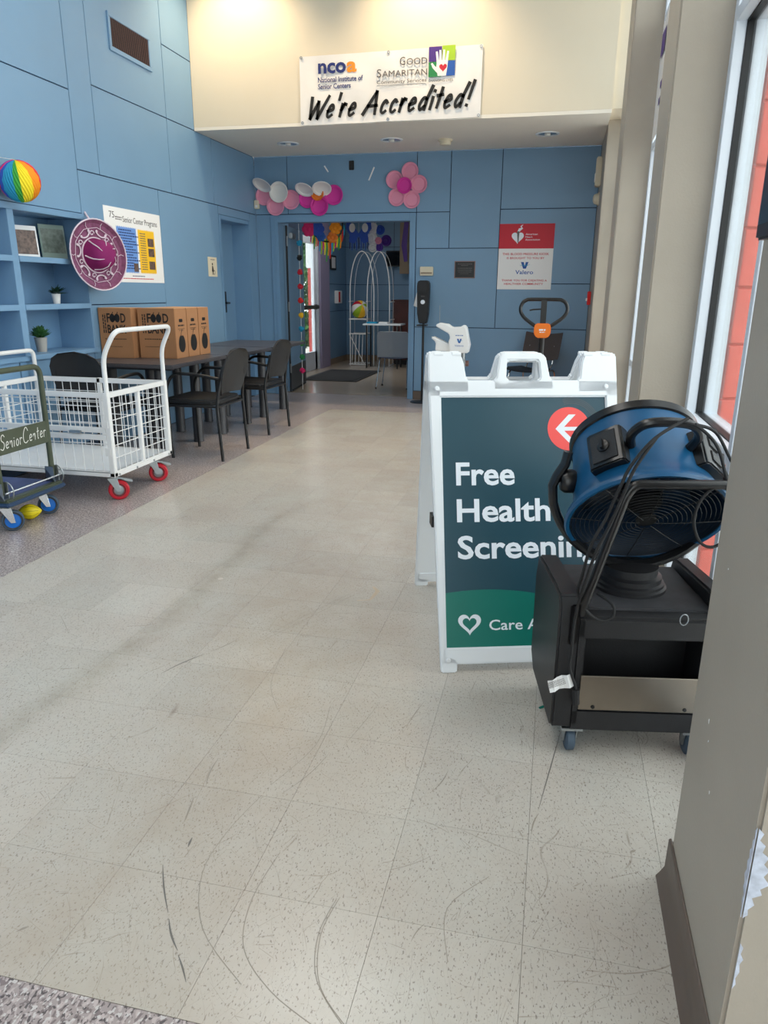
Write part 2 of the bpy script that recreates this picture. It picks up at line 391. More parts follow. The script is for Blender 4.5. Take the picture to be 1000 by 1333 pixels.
def mesh_text():                                          # lettering ends as plain meshes
    bpy.context.view_layer.update(); dg = bpy.context.evaluated_depsgraph_get(); done = []
    for o, L, w, h in TXT:
        me = bpy.data.meshes.new_from_object(o.evaluated_get(dg)); done.append((o, me))
    for o, me in done:
        n = bpy.data.objects.new('lettering', me); COL.objects.link(n); n.parent = o.parent; n.matrix_local = o.matrix_local.copy(); me.name = 'lettering'
        bpy.data.objects.remove(o)
def at(X, x, y, z=0): return X @ MX.Translation((x, y, z))
def lines(X, rows, m, parent, name='small_print'):        # unreadably small print kept as ruled strokes of word lengths
    mb = MB()
    for x, y, w, h in rows:
        p = x
        while p < x+w:
            q = min(x+w, p+random.uniform(1.2, 3.2)*h); mb.add([(p, y, 0), (q, y, 0), (q, y+h, 0), (p, y+h, 0)], [(0, 1, 2, 3)], X); p = q+h*.5
    o = mb.build(name, m, parent, smooth=False); o['kind'] = 'stuff'; return o

# ------------------------------------------------------------------ setting: floor
G = .3048; X0, Y0 = .3278, 1.4995
XL, YB, XW = -3.65, 8.85, .335
ZS, ZC = 2.787, 4.6
YF, TX0, TXR = Y0-2*G, X0-9*G, X0+2*G
fl = structure('floor')
B(-4.0, .66, -3.0, YB+.16, -.12, -.012).build('screed', 'grout', fl)
B(-4.0, .66, YB+.16, 14.0, -.12, -.0005).build('lobby_floor', 'backfloor', fl)
B(XL, TX0-.001, YF, YB+.16, -.012, 0).build('terrazzo_border', 'terrazzo', fl)
B(XL, .66, -3.0, YF-.001, -.012, 0).build('terrazzo_border', 'terrazzo', fl)
YE = 7.80
B(TX0+.001, .66, YE+.001, YB+.16, -.012, 0).build('terrazzo_border', 'terrazzo', fl)
tile0 = None
for j in range(-2, 21):
    for i in range(-9, 2):
        x, y = X0+i*G, Y0+j*G
        if tile0 is None:
            tile0 = B(.0004, G-.0004, .0004, G-.0004, -.012, 0).build('tile', 'tile', fl, smooth=False, local=True); o = tile0
        else:
            o = tile0.copy(); COL.objects.link(o)
        o.location = (x, y, 0)
        if y+G > YE: o.scale.y = (YE-y)/G
# scuffs and stains lying on the tiles, each a thin smear with its own place
SC = [((-.80, 1.22), (-.72, 1.10), .006), ((-.71, 1.085), (-.655, 1.02), .007), ((-.648, 1.01), (-.605, .96), .006), ((-.85, 1.62), (-.83, 1.50), .006), ((-.84, 1.45), (-.82, 1.36), .007),
      ((-.775, 1.315), (-.77, 1.285), .009), ((-.235, 1.62), (-.205, 1.72), .005), ((.10, 1.98), (.045, 1.62), .005), ((.045, 1.60), (.03, 1.52), .006), ((-.15, 1.50), (.02, 1.44), .003), ((-.30, 1.32), (-.19, 1.40), .003),
      ((-.62, 1.52), (-.55, 1.72), .004), ((-.52, 1.76), (-.47, 2.02), .003), ((-1.25, 2.02), (-1.17, 2.18), .008), ((-1.16, 2.2), (-1.1, 2.33), .006), ((-1.32, 3.02), (-1.12, 3.2), .006), ((-.36, 1.9), (-.33, 2.06), .004),
      ((-1.0, .985), (-.985, 1.0), .010), ((.262, 1.515), (.275, 1.525), .012), ((-1.75, 2.2), (-1.9, 2.35), .004), ((-.2, 1.15), (-.18, 1.2), .004)]
for i, (a, b, w) in enumerate(SC):
    n = 7; d = V((b[0]-a[0], b[1]-a[1])); q = V((-d.y, d.x))*.06*random.uniform(-1, 1)
    w *= .6
    pts = [(a[0]+d.x*t/n+q.x*math.sin(PI*t/n), a[1]+d.y*t/n+q.y*math.sin(PI*t/n)) for t in range(n+1)]
    MB().ribbon(pts, [w*(.25+.75*math.sin(PI*min(1, max(.05, t/n)))) for t in range(n+1)], z=.0004).build('scuff_mark', 'scuffdark' if i in (0, 1, 2, 5, 7, 13) else 'scuff', fl, smooth=False)
arcs = [[(-.67, 1.50), (-.70, 1.36), (-.70, 1.22), (-.63, 1.08), (-.50, .98)], [(-.55, 1.32), (-.56, 1.18), (-.53, 1.06), (-.44, .98), (-.33, .93)], [(-.38, 1.22), (-.39, 1.12), (-.36, 1.02), (-.28, .94)],
        [(-.375, 1.22), (-.385, 1.12), (-.35, 1.01), (-.26, .93)], [(-1.02, 2.35), (-.80, 2.85), (-.62, 3.2)], [(-1.0, 2.34), (-.78, 2.84)], [(-.62, 1.95), (-.60, 1.75), (-.66, 1.55)], [(-.9, 2.3), (-.86, 2.05), (-.78, 1.9)], [(-.06, 1.36), (-.14, 1.25), (-.12, 1.12)]]
for a in arcs:
    MB().ribbon([(p.x, p.y) for p in smooth_path([(x, y, 0) for x, y in a], 5)], .0016, z=.0003).build('scratch_mark', 'scuff', fl, smooth=False)
MB().ribbon([(-.72, 2.94), (-.69, 2.9), (-.70, 2.8), (-.75, 2.78)], [.012, .022, .012, .008], z=.0003).build('rust_stain', 'rust', fl, smooth=False)

# ------------------------------------------------------------------ ceiling and cream bulkhead
ce = structure('ceiling')
B(-4.0, .9, -3.1, 7.5, ZC, ZC+.1).build('upper_ceiling', 'ceiling', ce)
B(XL, XW-.001, 7.36, YB-.001, ZS, ZS+.03).build('low_ceiling', 'ceiling', ce)
wf = structure('wall_fascia')
B(XL, XW, 7.36, 7.40, ZS+.031, ZC).build('bulkhead_face', 'cream', wf)
# ------------------------------------------------------------------ left wall with joints between its boards
wl = structure('wall_left')
def back(x0, x1, y0, y1, z0, z1): B(x0, x1, y0, y1, z0, z1).build('wall_core', 'blue_joint', wl)
back(-4.05, XL-.012, -3.1, 3.6, 0, ZC); back(-4.05, XL-.012, 3.6, 5.36, 1.80, ZC); back(-4.05, -3.96, 3.6, 5.36, 0, 1.8)
back(-4.05, XL-.012, 5.36, 7.80, 0, ZC); back(-4.05, XL-.012, 7.80, 8.65, 2.06, ZC); back(-4.05, XL-.012, 8.65, YB, 0, ZC); back(-4.05, -3.93, 7.8, 8.65, 0, 2.06)
g_ = .004
def lp(y0, y1, z0, z1): B(XL-.012, XL, y0+g_, y1-g_, z0+g_, z1-g_).build('panel', 'blue', wl, bev=.0015, seg=1)
for p in [(-3, 1.2, 0, 1.8), (1.2, 3.6, 0, 1.8), (-3, 1.2, 1.8, 2.69), (1.2, 3.0, 1.8, 2.69), (3.0, 5.36, 1.835, 2.69), (-3, 1.2, 2.69, ZC), (1.2, 3.0, 2.69, ZC), (3.0, 5.36, 2.69, ZC), (5.36, 5.655, 2.15, ZC),
          (5.36, 6.55, 1.155, 2.15), (5.36, 6.55, 0, 1.155), (6.55, 7.80, 0, 2.15), (5.655, 6.81, 2.15, 2.79), (5.655, 6.81, 2.79, ZC), (6.81, 7.72, 2.15, 2.79), (7.72, YB, 2.15, 2.785),
          (6.81, 7.36, 2.79, 3.39), (6.81, 7.36, 3.39, ZC), (7.80, 8.65, 2.06, 2.15), (8.65, YB, 0, 2.15)]: lp(*p)
# recessed blue door in the left wall
d1 = structure('door_1')
B(-3.90, -3.86, 7.80, 8.65, 0.005, 2.05).build('door_slab', 'blue', d1, bev=.002)
B(-3.93, XL+.004, 8.60, 8.65, 0, 2.06).build('door_jamb', 'blue_trim', d1, bev=.003); B(-3.93, XL+.004, 7.80, 7.85, 0, 2.06).build('door_jamb', 'blue_trim', d1, bev=.003)
B(-3.93, XL+.004, 7.85, 8.60, 2.015, 2.06).build('door_head', 'blue_trim', d1, bev=.003)
B(-3.86, -3.853, 8.26, 8.34, 1.02, 1.26).build('lock_plate', 'black_smooth', d1, bev=.003)
MB().tube([(-3.85, 8.30, 1.13), (-3.80, 8.30, 1.13), (-3.795, 8.20, 1.13)], .012).build('door_handle', 'black_smooth', d1)
# ------------------------------------------------------------------ back wall with double-door opening
wb = structure('wall_back')
def bc(x0, x1, z0, z1): B(x0, x1, YB+.012, YB+.14, z0, z1).build('wall_core', 'blue_joint', wb)
DX0, DX1, DZ = -3.367, -1.743, 2.06
bc(XL, DX0-.03, 0, 2.8); bc(DX1+.03, .7, 0, 2.8); bc(DX0-.03, DX1+.03, DZ+.03, 2.8)
def bp(x0, x1, z0, z1): B(x0+g_, x1-g_, YB, YB+.012, z0+g_, z1-g_).build('panel', 'blue', wb, bev=.0015, seg=1)
for p in [(XL, -3.235, 2.15, ZS), (-3.235, -1.67, 2.15, ZS), (-1.67, -1.282, 2.15, ZS), (-1.67, -1.282, 1.757, 2.15), (-1.282, -.71, 1.757, ZS), (-.71, XW, 2.167, ZS), (-.71, XW, 1.37, 2.167), (-.71, XW, .868, 1.37),
          (-1.67, -.71, .868, 1.757), (-1.67, XW, .1, .868), (XL, -3.46, 0, 2.15)]: bp(*p)
t1 = structure('trim_1')
for x0, x1 in ((-3.46, DX0), (DX1, -1.675)): B(x0, x1, YB-.012, YB+.15, 0, DZ+.085).build('door_casing', 'blue_trim', t1, bev=.004)
B(DX0, DX1, YB-.012, YB+.15, DZ, DZ+.085).build('door_head', 'blue_trim', t1, bev=.004)
for x in (DX0-.05, DX1+.03): B(x, x+.012, YB-.016, YB-.011, .0, DZ+.05).build('casing_bead', 'blue_trim', t1, bev=.002)
bb = struct(B(-1.672, XW, YB-.012, YB+.004, 0, .10).build('baseboard_back', 'rubberbase', None, bev=.003))
# ------------------------------------------------------------------ right window wall
wr = structure('wall_right')
COLS = [(-1.45, -1.0), (.967, 1.44), (3.04, 3.40), (5.44, 5.87), (7.84, 8.20)]
for k, (a, b) in enumerate(COLS):
    B(XW, .628, a, b, 0, ZC).build('column', 'greige', wr, bev=.006, seg=2)
B(XW, .66, 8.205, YB+.15, 0, 2.8).build('end_wall', 'greige', wr)
B(XW, .66, 7.402, 7.838, ZS+.04, ZC).build('end_wall', 'cream', wr)
B(.50, .66, -3.0, YB, ZC-.12, ZC).build('head_beam', 'greige', wr)
# chipped corner of the foreground column: plaster showing in ragged flakes
chip = [(.0, .540), (.006, .532), (.003, .52), (.010, .512), (.008, .50), (.016, .492), (.012, .48), (.019, .47), (.014, .458), (.022, .445), (.013, .435), (.016, .425), (.006, .417), (.010, .405), (.004, .395), (.005, .385), (.0, .378)]
xx = frame((XW-.0008, .975, 0), (0, 1, 0), (0, 0, 1))
MB().poly([(q*.75-.006, z) for q, z in chip]+[(-.006, .378), (-.006, .54)], .001, frame((XW-.0006, .973, 0), (0, 1, 0), (0, 0, 1)).copy() @ MX.Rotation(0, 4, 'X')).build('bare_plaster', 'plaster', wr, smooth=False)
MB().poly([(q*1.25-.004, z) for q, z in chip]+[(-.004, .378), (-.004, .54)], .001, frame((XW+.006, .9665, 0), (1, 0, 0), (0, 0, 1))).build('bare_plaster', 'plaster', wr, smooth=False)
MB().poly([(0, .33), (.005, .322), (.003, .31), (.008, .30), (.004, .29), (.006, .275), (.002, .262), (.004, .25), (0, .24)], .001, frame((XW+.006, .9665, 0), (1, 0, 0), (0, 0, 1))).build('bare_plaster', 'plaster', wr, smooth=False)
for y, z, a, l in ((1.30, .50, .3, .010), (1.285, .47, -.2, .006), (1.225, .40, .1, .008), (1.33, .80, .8, .003)):
    MB().poly([(0, 0), (.0015, l*.4), (.001, l), (-.0012, l*.7)], .001, frame((XW-.0006, y, z), (0, -math.cos(a), math.sin(a)), (0, math.sin(a), math.cos(a)))).build('paint_chip', 'paper', wr, smooth=False)
# rubber cove base round the foreground column
br = MB(); prof = [(0, 0), (-.024, 0), (-.016, .012), (-.007, .03), (-.006, .105), (0, .108)]
vs = []
for y in (.955, 1.455): vs += [(XW+q, y, z) for q, z in prof]
br.add(vs, [tuple(range(5, -1, -1)), tuple(range(6, 12))]+[(i, (i+1) % 6, 6+(i+1) % 6, 6+i) for i in range(6)])
br.box(XW-.006, .66, 1.44, 1.448, 0, .105); br.box(XW-.006, .66, .958, .967, 0, .105)
struct(br.build('baseboard_right', 'rubberbase', None, bev=.0015, seg=1))
# glazing between the columns: silver frames, black gaskets, panes
FI, FO, GX = .513, .625, .562
def window(n, y0, y1, mids):
    w = structure('window_%d' % n); ZR = (.05, .815, 2.172, 2.90, ZC-.12); t = .021
    def mem(y0, y1, z0, z1):
        B(FI, GX-.014, y0, y1, z0, z1).build('frame', 'alu', w, bev=.002, seg=1); B(GX+.014, FO, y0, y1, z0, z1).build('frame', 'alu', w, bev=.002, seg=1)
        e = .004
        B(GX-.014, GX+.014, y0-e, y1+e, z0-e, z1+e).build('gasket', 'gasket', w, smooth=False)
    ys = [y0+.025]+mids+[y1-.025]
    for y in ys:
        h = .025 if y in (ys[0], ys[-1]) else .017
        mem(y-h, y+h, 0, ZR[-1])
    for z in ZR[:-1]:
        for a, b in zip(ys, ys[1:]): mem(a+.02, b-.02, z-t, z+t)
    for a, b in zip(ys, ys[1:]):
        for q, r in zip(ZR, ZR[1:]): B(GX-.003, GX+.003, a+.012, b-.012, q+.012, r-.012).build('pane', 'glass', w, smooth=False)
window(1, 1.44, 3.04, [2.232]); window(2, 3.40, 5.44, [4.42]); window(3, 5.87, 7.84, [6.855]); window(4, -1.0, .967, [0.0]); window(5, -3.0, -1.45, [])
# unseen entrance wall behind the camera, left bay closed to dim column sides
wfr = structure('wall_front')
for x0, x1 in ((XL-.4, -1.45), (.35, .66)): B(x0, x1, -3.15, -3.0, 0, ZC).build('entrance_infill', 'greige', wfr)
B(-1.45, .35, -3.15, -3.0, 4.0, ZC).build('entrance_head', 'greige', wfr)
w6 = structure('window_6')
for x0, x1 in ((-1.45, .35),):
    B(x0+.02, x1-.02, -3.08, -3.074, .04, 3.98).build('pane', 'glass', w6, smooth=False)
    for a, b in ((x0, x0+.05), (x1-.05, x1), ((x0+x1)/2-.025, (x0+x1)/2+.025)): B(a, b, -3.12, -3.03, 0, 4.0).build('frame', 'alu', w6)
    for z in (0, 2.2, 3.95): B(x0, x1, -3.11, -3.04, z, z+.05).build('frame', 'alu', w6)
# ------------------------------------------------------------------ room behind the double door
rb = structure('wall_lobby')
def lb(x0, x1, y0, y1, z0, z1, m='blue', nm='panel'): B(x0, x1, y0, y1, z0, z1).build(nm, m, rb, bev=.001, seg=1)
LX, LY = -3.92, 13.75
B(LX-.12, LX-.012, YB+.15, 10.72, 0, 2.8).build('wall_core', 'blue_joint', rb); B(LX-.12, LX-.012, 10.72, 12.06, 2.12, 2.8).build('wall_core', 'blue_joint', rb)
B(LX-.12, LX-.012, 12.06, LY+.1, 0, 2.8).build('wall_core', 'blue_joint', rb); B(LX-.12, -.5, LY+.012, LY+.1, 0, 2.8).build('wall_core', 'blue_joint', rb)
B(-.55, -.5, YB+.15, LY, 0, 2.8).build('side_wall', 'blue', rb); B(LX-.1, -.5, YB+.14, LY+.1, 2.8, 2.85).build('lobby_ceiling', 'ceiling', rb)
lb(LX-.012, LX, YB+.15, 10.72, 0, 2.8)
lb(LX-.02, LX+.05, 12.06, 12.55, 0, 2.8, mat('mauve_post_paint', (150, 140, 168), .5), 'post')
for z0, z1 in ((.1, .925), (.925, 1.39), (1.39, 2.05), (2.05, 2.8)): lb(LX-.012, LX, 12.555, LY, z0+g_, z1-g_)
for x0, x1 in ((LX, -3.0), (-3.0, -1.9), (-1.9, -.55)):
    for z0, z1 in ((.1, .925), (.925, 1.39), (1.39, 2.05), (2.05, 2.8)): lb(x0+g_, x1-g_, LY, LY+.012, z0+g_, z1-g_)
B(LX, -.55, LY-.008, LY+.01, 0, .1).build('base_strip', 'beige', rb); B(LX-.01, LX+.008, 12.56, LY, 0, .1).build('base_strip', 'beige', rb)
# exterior glass door of that room
d3 = structure('door_3'); y0, y1 = 10.78, 12.0
for a, b in ((y0, y0+.10), (y1-.10, y1)): B(LX-.06, LX-.015, a, b, 0, 2.1).build('stile', 'alu', d3, bev=.004)
B(LX-.06, LX-.015, y0, y1, 0, .30).build('bottom_rail', 'alu', d3, bev=.004); B(LX-.06, LX-.015, y0, y1, 2.0, 2.1).build('top_rail', 'alu', d3, bev=.004)
B(LX-.04, LX-.034, y0+.1, y1-.1, .3, 2.0).build('pane', 'glass', d3, smooth=False)
B(LX+.02, LX+.06, y0+.06, y1-.06, .99, 1.05).build('push_bar', 'black_smooth', d3, bev=.008)
for y in (y0+.08, y1-.12): B(LX-.015, LX+.03, y, y+.04, .98, 1.06).build('bar_bracket', 'black_smooth', d3)
for a, b in ((10.72, y0), (y1, 12.06)): B(LX-.1, LX+.015, a, b, 0, 2.12).build('door_frame', 'alu', d3)
# open blue leaf of the double door, swung into the back room
d2 = structure('door_2'); ang = math.radians(97.6); H = V((DX0+.0, YB+.155, 0))
XD = MX.Translation(H) @ MX.Rotation(ang, 4, 'Z')
B(.02, 1.0, -.045, 0, .012, 2.04, X=XD).build('door_leaf', 'blue', d2, bev=.002)
B(.03, .99, -.048, -.044, .03, .33, X=XD).build('kick_plate', 'kick', d2); B(.06, .92, -.060, -.045, .015, .03, X=XD).build('door_sweep', 'rubber', d2)
B(.0, .022, -.05, -.03, .01, 2.04, X=XD).build('hinge_gap', 'gasket', d2)
for z in (.25, 1.02, 1.80): B(-.012, .04, -.055, -.045, z, z+.12, X=XD).build('hinge', 'zinc', d2, bev=.004)
B(.12, .34, -.09, -.045, 1.90, 1.965, X=XD).build('door_closer', 'zinc', d2, bev=.008)
# ------------------------------------------------------------------ outdoors
gr = structure('ground'); B(-14, 14, -14, 22, -.25, -.13).build('concrete_apron', 'concrete', gr)
wo = structure('wall_outdoor')
a = math.radians(29); R_ = MX.Translation((.634, 2.985, 0)) @ MX.Rotation(a, 4, 'Z')
B(.004, .40, .012, .19, -.13, 3.6, X=R_).build('mortar_core', 'mortar', wo)
for k in range(19):
    z = -.02+k*.2032-.1
    for q0, q1 in (((0, .045), (.053, .40)) if k % 2 else ((0, .24), (.248, .40))):
        pass
    B(0, .40, 0, .20, z, z+.195, X=R_).build('block', 'brick', wo, bev=.004, seg=1)

# ------------------------------------------------------------------ A-frame sign
def heart(s, n=40): return [(s*.0625*16*math.sin(t)**3/2, s*.0625*(13*math.cos(t)-5*math.cos(2*t)-2*math.cos(3*t)-math.cos(4*t))/2) for t in [2*PI*i/n for i in range(n)]]
PA = V((-.304, 2.245, 0)); na = V((-.297, .955, 0)); ra = V((.955, .297, 0))
sg = thing('sandwich_board', 'white plastic A-frame floor sign with dark teal print reading Free Health Screening', 'sign', PA+.415*na+.321*ra, math.atan2(.297, .955))
TS = T[sg.name]; th = math.atan2(.385, 1.07)
def sign_side(flip):
    X = TS @ (MX.Rotation(PI, 4, 'Z') if flip else I()) @ MX.Translation((0, -.415, 0)) @ MX.Rotation(PI/2-th, 4, 'X')    # x across, y up the slant, z outward
    D = .034; mb = MB(); Z = at(X, 0, 0, -D)
    for s in (-1, 1):
        mb.poly([(s*.321, 0), (s*.266, 0), (s*.264, .02), (s*.264, .05), (s*.300, .06), (s*.300, 1.0), (s*.345, 1.0)], D, Z)
        mb.poly([(s*.345, .99), (s*.345, 1.128), (s*.338, 1.137), (s*.228, 1.137), (s*.216, 1.10), (s*.208, 1.045), (s*.198, 1.036), (s*.198, .99)], D, Z)
        mb.poly([(s*.110, 1.0), (s*.110, 1.036), (s*.098, 1.046), (s*.086, 1.118), (s*.074, 1.134), (s*.055, 1.138), (0, 1.138), (0, 1.108), (s*.054, 1.108), (s*.058, 1.10), (s*.062, 1.048), (s*.058, 1.04), (s*.050, 1.036), (0, 1.036), (0, 1.0)], D, Z)
    mb.box(-.345, .345, .975, 1.036, 0, D, X=Z); mb.box(-.318, .318, .03, .088, 0, D, X=Z)
    mb.build('sign_frame', 'white_pl', sg, bev=.005, seg=2)
    B(-.305, .305, .08, .985, -.030, -.014, X=X).build('backing_board', 'white_pl', sg, smooth=False)
    for s in (-1, 1):
        for a in (.235, .300): MB().lathe([(0, -.018), (.0085, -.016), (.009, 0), (.0085, .016), (0, .018)], X @ MX.Translation((s*(a+.006), 1.130, -.006)) @ MX.Rotation(PI/2, 4, 'Y'), 12).build('hinge_knuckle', 'white_pl', sg)
    for x, y in ((-.315, 1.005), (.302, 1.012), (-.296, .045), (.296, .045)): MB().lathe([(.009, 0), (.009, .003), (.006, .006), (0, .0065)], at(X, x, y, 0), 14).build('rivet', 'white_pl', sg)
    return X
XS = sign_side(False); sign_side(True)
pr_ = B(-.304, .304, .084, .982, -.014, -.009, X=XS).build('sign_print', 'teal', sg, smooth=False)
Z0 = -.0086
PX = at(XS, -.304, .084, Z0)                      # lower-left of the print
dome = [(0, 0), (.608, 0)]+[(.608*t/30, .205-.9*(t/30-.24)**2*.16*.9-.06*(t/30-.24)**2) for t in range(30, -1, -1)]
MB().poly(dome, .0004, PX).build('green_hill', 'green', pr_, smooth=False)
text('Free', at(PX, .052, .898-.332+.012), .212, .079, 'ink_white', pr_, bold=.022)
text('Health', at(PX, .052, .898-.463+.012), .338, .079, 'ink_white', pr_, bold=.022)
text('Screening', at(PX, .052, .898-.594+.012), .512, .079, 'ink_white', pr_, bold=.022)
MB().disk(.079, .0004, at(PX, .468, .776), 40).build('arrow_disc', 'coral', pr_, smooth=False)
ar = MB(); AX = at(PX, .468, .776, .0006)
ar.add([(-.05, 0, 0), (.0, .052, 0), (.026, .052, 0), (-.018, .007, 0), (.07, .007, 0), (.07, -.007, 0), (-.018, -.007, 0), (.026, -.052, 0), (.0, -.052, 0)], [(0, 1, 2, 3), (0, 3, 6), (3, 4, 5, 6), (0, 6, 7, 8)], AX)
ar.build('white_arrow', 'ink_white', pr_, smooth=False)
dt = MB()
for r in (.084, .090, .096, .102):
    for i in range(60):
        t = math.radians(10+i*100/60); dt.disk(.0013, .0002, at(PX, .48+r*math.cos(t), .785+r*math.sin(t)), 6)
o = dt.build('dotted_halo', 'ink_grey', pr_, smooth=False); o['kind'] = 'stuff'
hm = MB(); h1 = heart(.082); h2 = heart(.050); n = len(h1)
hm.add([(x, y, 0) for x, y in h1]+[(x, y-.001, 0) for x, y in h2], [(i, (i+1) % n, n+(i+1) % n, n+i) for i in range(n)], at(PX, .088, .088, .001))
hm.build('heart_outline', 'ink_white', pr_, smooth=False)
text('Care A', at(PX, .158, .062), .180, .036, 'ink_white', pr_, bold=.01)
for x in (-.33, .33): B(x-.012, x+.012, -.222, -.165, .475, .515, X=TS).build('spreader_clip', 'black_pl', sg)

# ------------------------------------------------------------------ air mover on a wheeled base
P0 = V((.094, 1.861, 0)); fa = thing('air_mover_fan', 'blue and black drum fan tilted up on a black wheeled base beside the floor sign', 'fan', P0, math.atan2(.175, .985))
F = T[fa.name]
base = MB()
def chk(r0, r1):
    base.poly([(0, .10), (.02, .085), (.34, .085), (.40, .13), (.41, .40), (.38, .478), (.10, .492), (.03, .490), (.008, .46), (.0, .30)], r1-r0, F @ MX.Translation((r0, 0, 0)) @ frame((0, 0, 0), (0, 1, 0), (0, 0, 1)))
chk(-.03, .030); chk(.390, .440)
base.box(.02, .40, .0, .40, .085, .155, X=F); base.box(.02, .40, .13, .40, .15, .44, X=F); base.box(.02, .048, .0, .2, .1, .44, X=F); base.box(.368, .40, .0, .2, .1, .44, X=F)
base.poly([(0, .372), (.0, .435), (.02, .447), (.16, .452), (.16, .372)], .38, F @ MX.Translation((.02, 0, 0)) @ frame((0, 0, 0), (0, 1, 0), (0, 0, 1)))
bs = base.build('wheeled_base', 'black_pl', fa, bev=.007, seg=2)
B(.042, .368, -.004, .002, .156, .262, X=F).build('steel_plate', 'steel', bs, bev=.001, seg=1)
for r in (.082, .335): MB().lathe([(.006, 0), (.005, .003), (0, .004)], F @ frame((r, -.004, .166), (1, 0, 0), (0, 0, 1)), 10).build('screw', 'black_metal', bs)
B(-.002, .022, -.006, .004, .355, .475, X=F).build('cord_slot', 'black_smooth', bs, bev=.006)
B(.032, .388, .03, .36, .440, .4535, X=F).build('dusty_deck', 'dusty', bs, bev=.004)
for r in (.30,): MB().tube([V((r, -.004, .44))+V((.011*math.sin(t), 0, .016*math.cos(t))) for t in [2*PI*i/14 for i in range(14)]], .0016, 6, True, X=F).build('clip_ring', 'zinc', bs)
lab = MB(); 
for i in range(5):
    a = i/5; b = (i+1)/5
    for (p, q) in ((a, b),): lab.add([(-.05+.064*p, -.008-.006*math.sin(9*p), .246+.027*p), (-.05+.064*q, -.008-.006*math.sin(9*q), .246+.027*q), (-.041+.066*q, -.010-.006*math.sin(9*q+.6), .211+.023*q), (-.041+.066*p, -.010-.006*math.sin(9*p+.6), .211+.023*p)], [(0, 1, 2, 3)], F)
lab.build('paper_tag', 'paper', bs, smooth=False)
lines(F @ frame((-.047, -.017, .226), (.93, 0, .37), (-.37, 0, .93)), [(0, k*.004, .05, .0017) for k in range(5)], 'ink_grey', bs)
for r in (.035, .375):
    for n_ in (.035, .345):
        ca = thing  # casters are parts of the fan
        c = MB().box(r-.03, r+.03, n_-.028, n_+.028, .078, .086, X=F)
        for s in (-1, 1): c.poly([(-.016, .080), (.022, .080), (.016, .03), (.006, .026), (-.004, .03)], .003, F @ MX.Translation((r+s*.017-.0015, n_, 0)) @ frame((0, 0, 0), (0, 1, 0), (0, 0, 1)))
        k = c.build('caster', 'zinc', fa)
        MB().lathe([(0, -.013), (.03, -.013), (.037, -.009), (.037, .009), (.03, .013), (0, .013)], F @ MX.Translation((r, n_+.006, .037)) @ MX.Rotation(PI/2, 4, 'Y'), 24).build('wheel', 'greyrubber', k)
MB().lathe([(.105, .435), (.105, .462), (.098, .466), (.098, .474), (.090, .478), (.09, .492), (.078, .498), (.078, .52), (.05, .528), (0, .528)], F @ MX.Translation((.205, .20, 0)), 32).build('swivel_neck', 'black_pl', fa)
# drum: local frame with z along the air path (up and away), y toward the viewer and up
CM = F @ MX.Translation((.205, .20, .765)); AXZ = V((0, .755, .656)); U_ = V((0, -.656, .755))
DR = CM @ MX(((1, 0, 0, 0), (0, U_.y, AXZ.y, 0), (0, U_.z, AXZ.z, 0), (0, 0, 0, 1)))
sh = MB().lathe([(.215, -.128), (.219, -.120), (.216, -.108), (.203, -.094), (.188, -.055), (.181, .04), (.175, .10), (.174, .138), (.167, .138), (.172, .05), (.180, -.05), (.198, -.10), (.206, -.126)], DR, 56, close=True).build('fan_drum', 'fanblue', fa)
MB().lathe([(.175, .124), (.181, .127), (.181, .150), (.175, .153), (.166, .150), (.166, .130)], DR, 56, close=True).build('outlet_rim', 'black_smooth', fa)
MB().lathe([(.2055, -.124), (.1975, -.10), (.1792, -.05), (.1712, .05), (.1662, .130), (.1652, .130), (.170, .05), (.178, -.05), (.196, -.10), (.204, -.124)], DR, 56, close=True).build('drum_shade_skin', 'fandark', fa)  # dark skin puts the shade inside the drum into colour
gi = MB()
for zz, RG in ((-.122, .205), (.136, .165)):
    for k in range(15): r = .03+k*(RG-.034)/14; gi.tube([(r*math.cos(t), r*math.sin(t), zz-.012*(1-(r/.205)**2)*(1 if zz < 0 else -1)) for t in [2*PI*i/36 for i in range(36)]], .0010, 4, True, X=DR)
    for k in range(8):
        a = 2*PI*k/8; gi.tube([(r*math.cos(a), r*math.sin(a), zz-.012*(1-(r/.205)**2)*(1 if zz < 0 else -1)) for r in (.02, .08, .14, RG)], .0014, 4, X=DR)
    if zz > 0:
        for k in range(24):
            r = .03+(RG-.04)*k/24; gi.tube([(r*math.cos(t), r*math.sin(t), zz+.004) for t in [2*PI*i/30 for i in range(30)]], .0022, 4, True, X=DR)
    gi.lathe([(0, zz-.004), (.028, zz-.004), (.028, zz+.004), (0, zz+.004)], DR, 24)
gi.build('wire_grille', 'grille', fa)
MB().lathe([(0, -.075), (.05, -.072), (.055, -.05), (.055, .08), (.05, .09), (0, .09)], DR, 28).build('motor', 'black_smooth', fa)
bl = MB()
for k in range(3):
    a0 = 2*PI*k/3+.5; P = []
    for i in range(7):
        rr = .045+.132*i/6; w = math.radians(56-6*i/6)
        P += [(rr*math.cos(a0-w), rr*math.sin(a0-w), -.028), (rr*math.cos(a0+w), rr*math.sin(a0+w), .03-.02*i/6), (rr*math.cos(a0+w), rr*math.sin(a0+w), .033-.02*i/6), (rr*math.cos(a0-w), rr*math.sin(a0-w), -.025)]
    bl.add(P, [(4*i+j, 4*i+4+j, 4*i+4+(j+1) % 4, 4*i+(j+1) % 4) for i in range(6) for j in range(4)]+[(0, 1, 2, 3), (27, 26, 25, 24)], DR)
bl.build('fan_blade', 'fandark', fa)
def on_drum(phi, t, r): return DR @ MX.Translation((r*math.sin(phi), r*math.cos(phi), t)) @ MX.Rotation(-phi, 4, 'Z') @ frame((0, 0, 0), (1, 0, 0), (0, 0, 1)) @ MX.Rotation(PI, 4, 'Z')
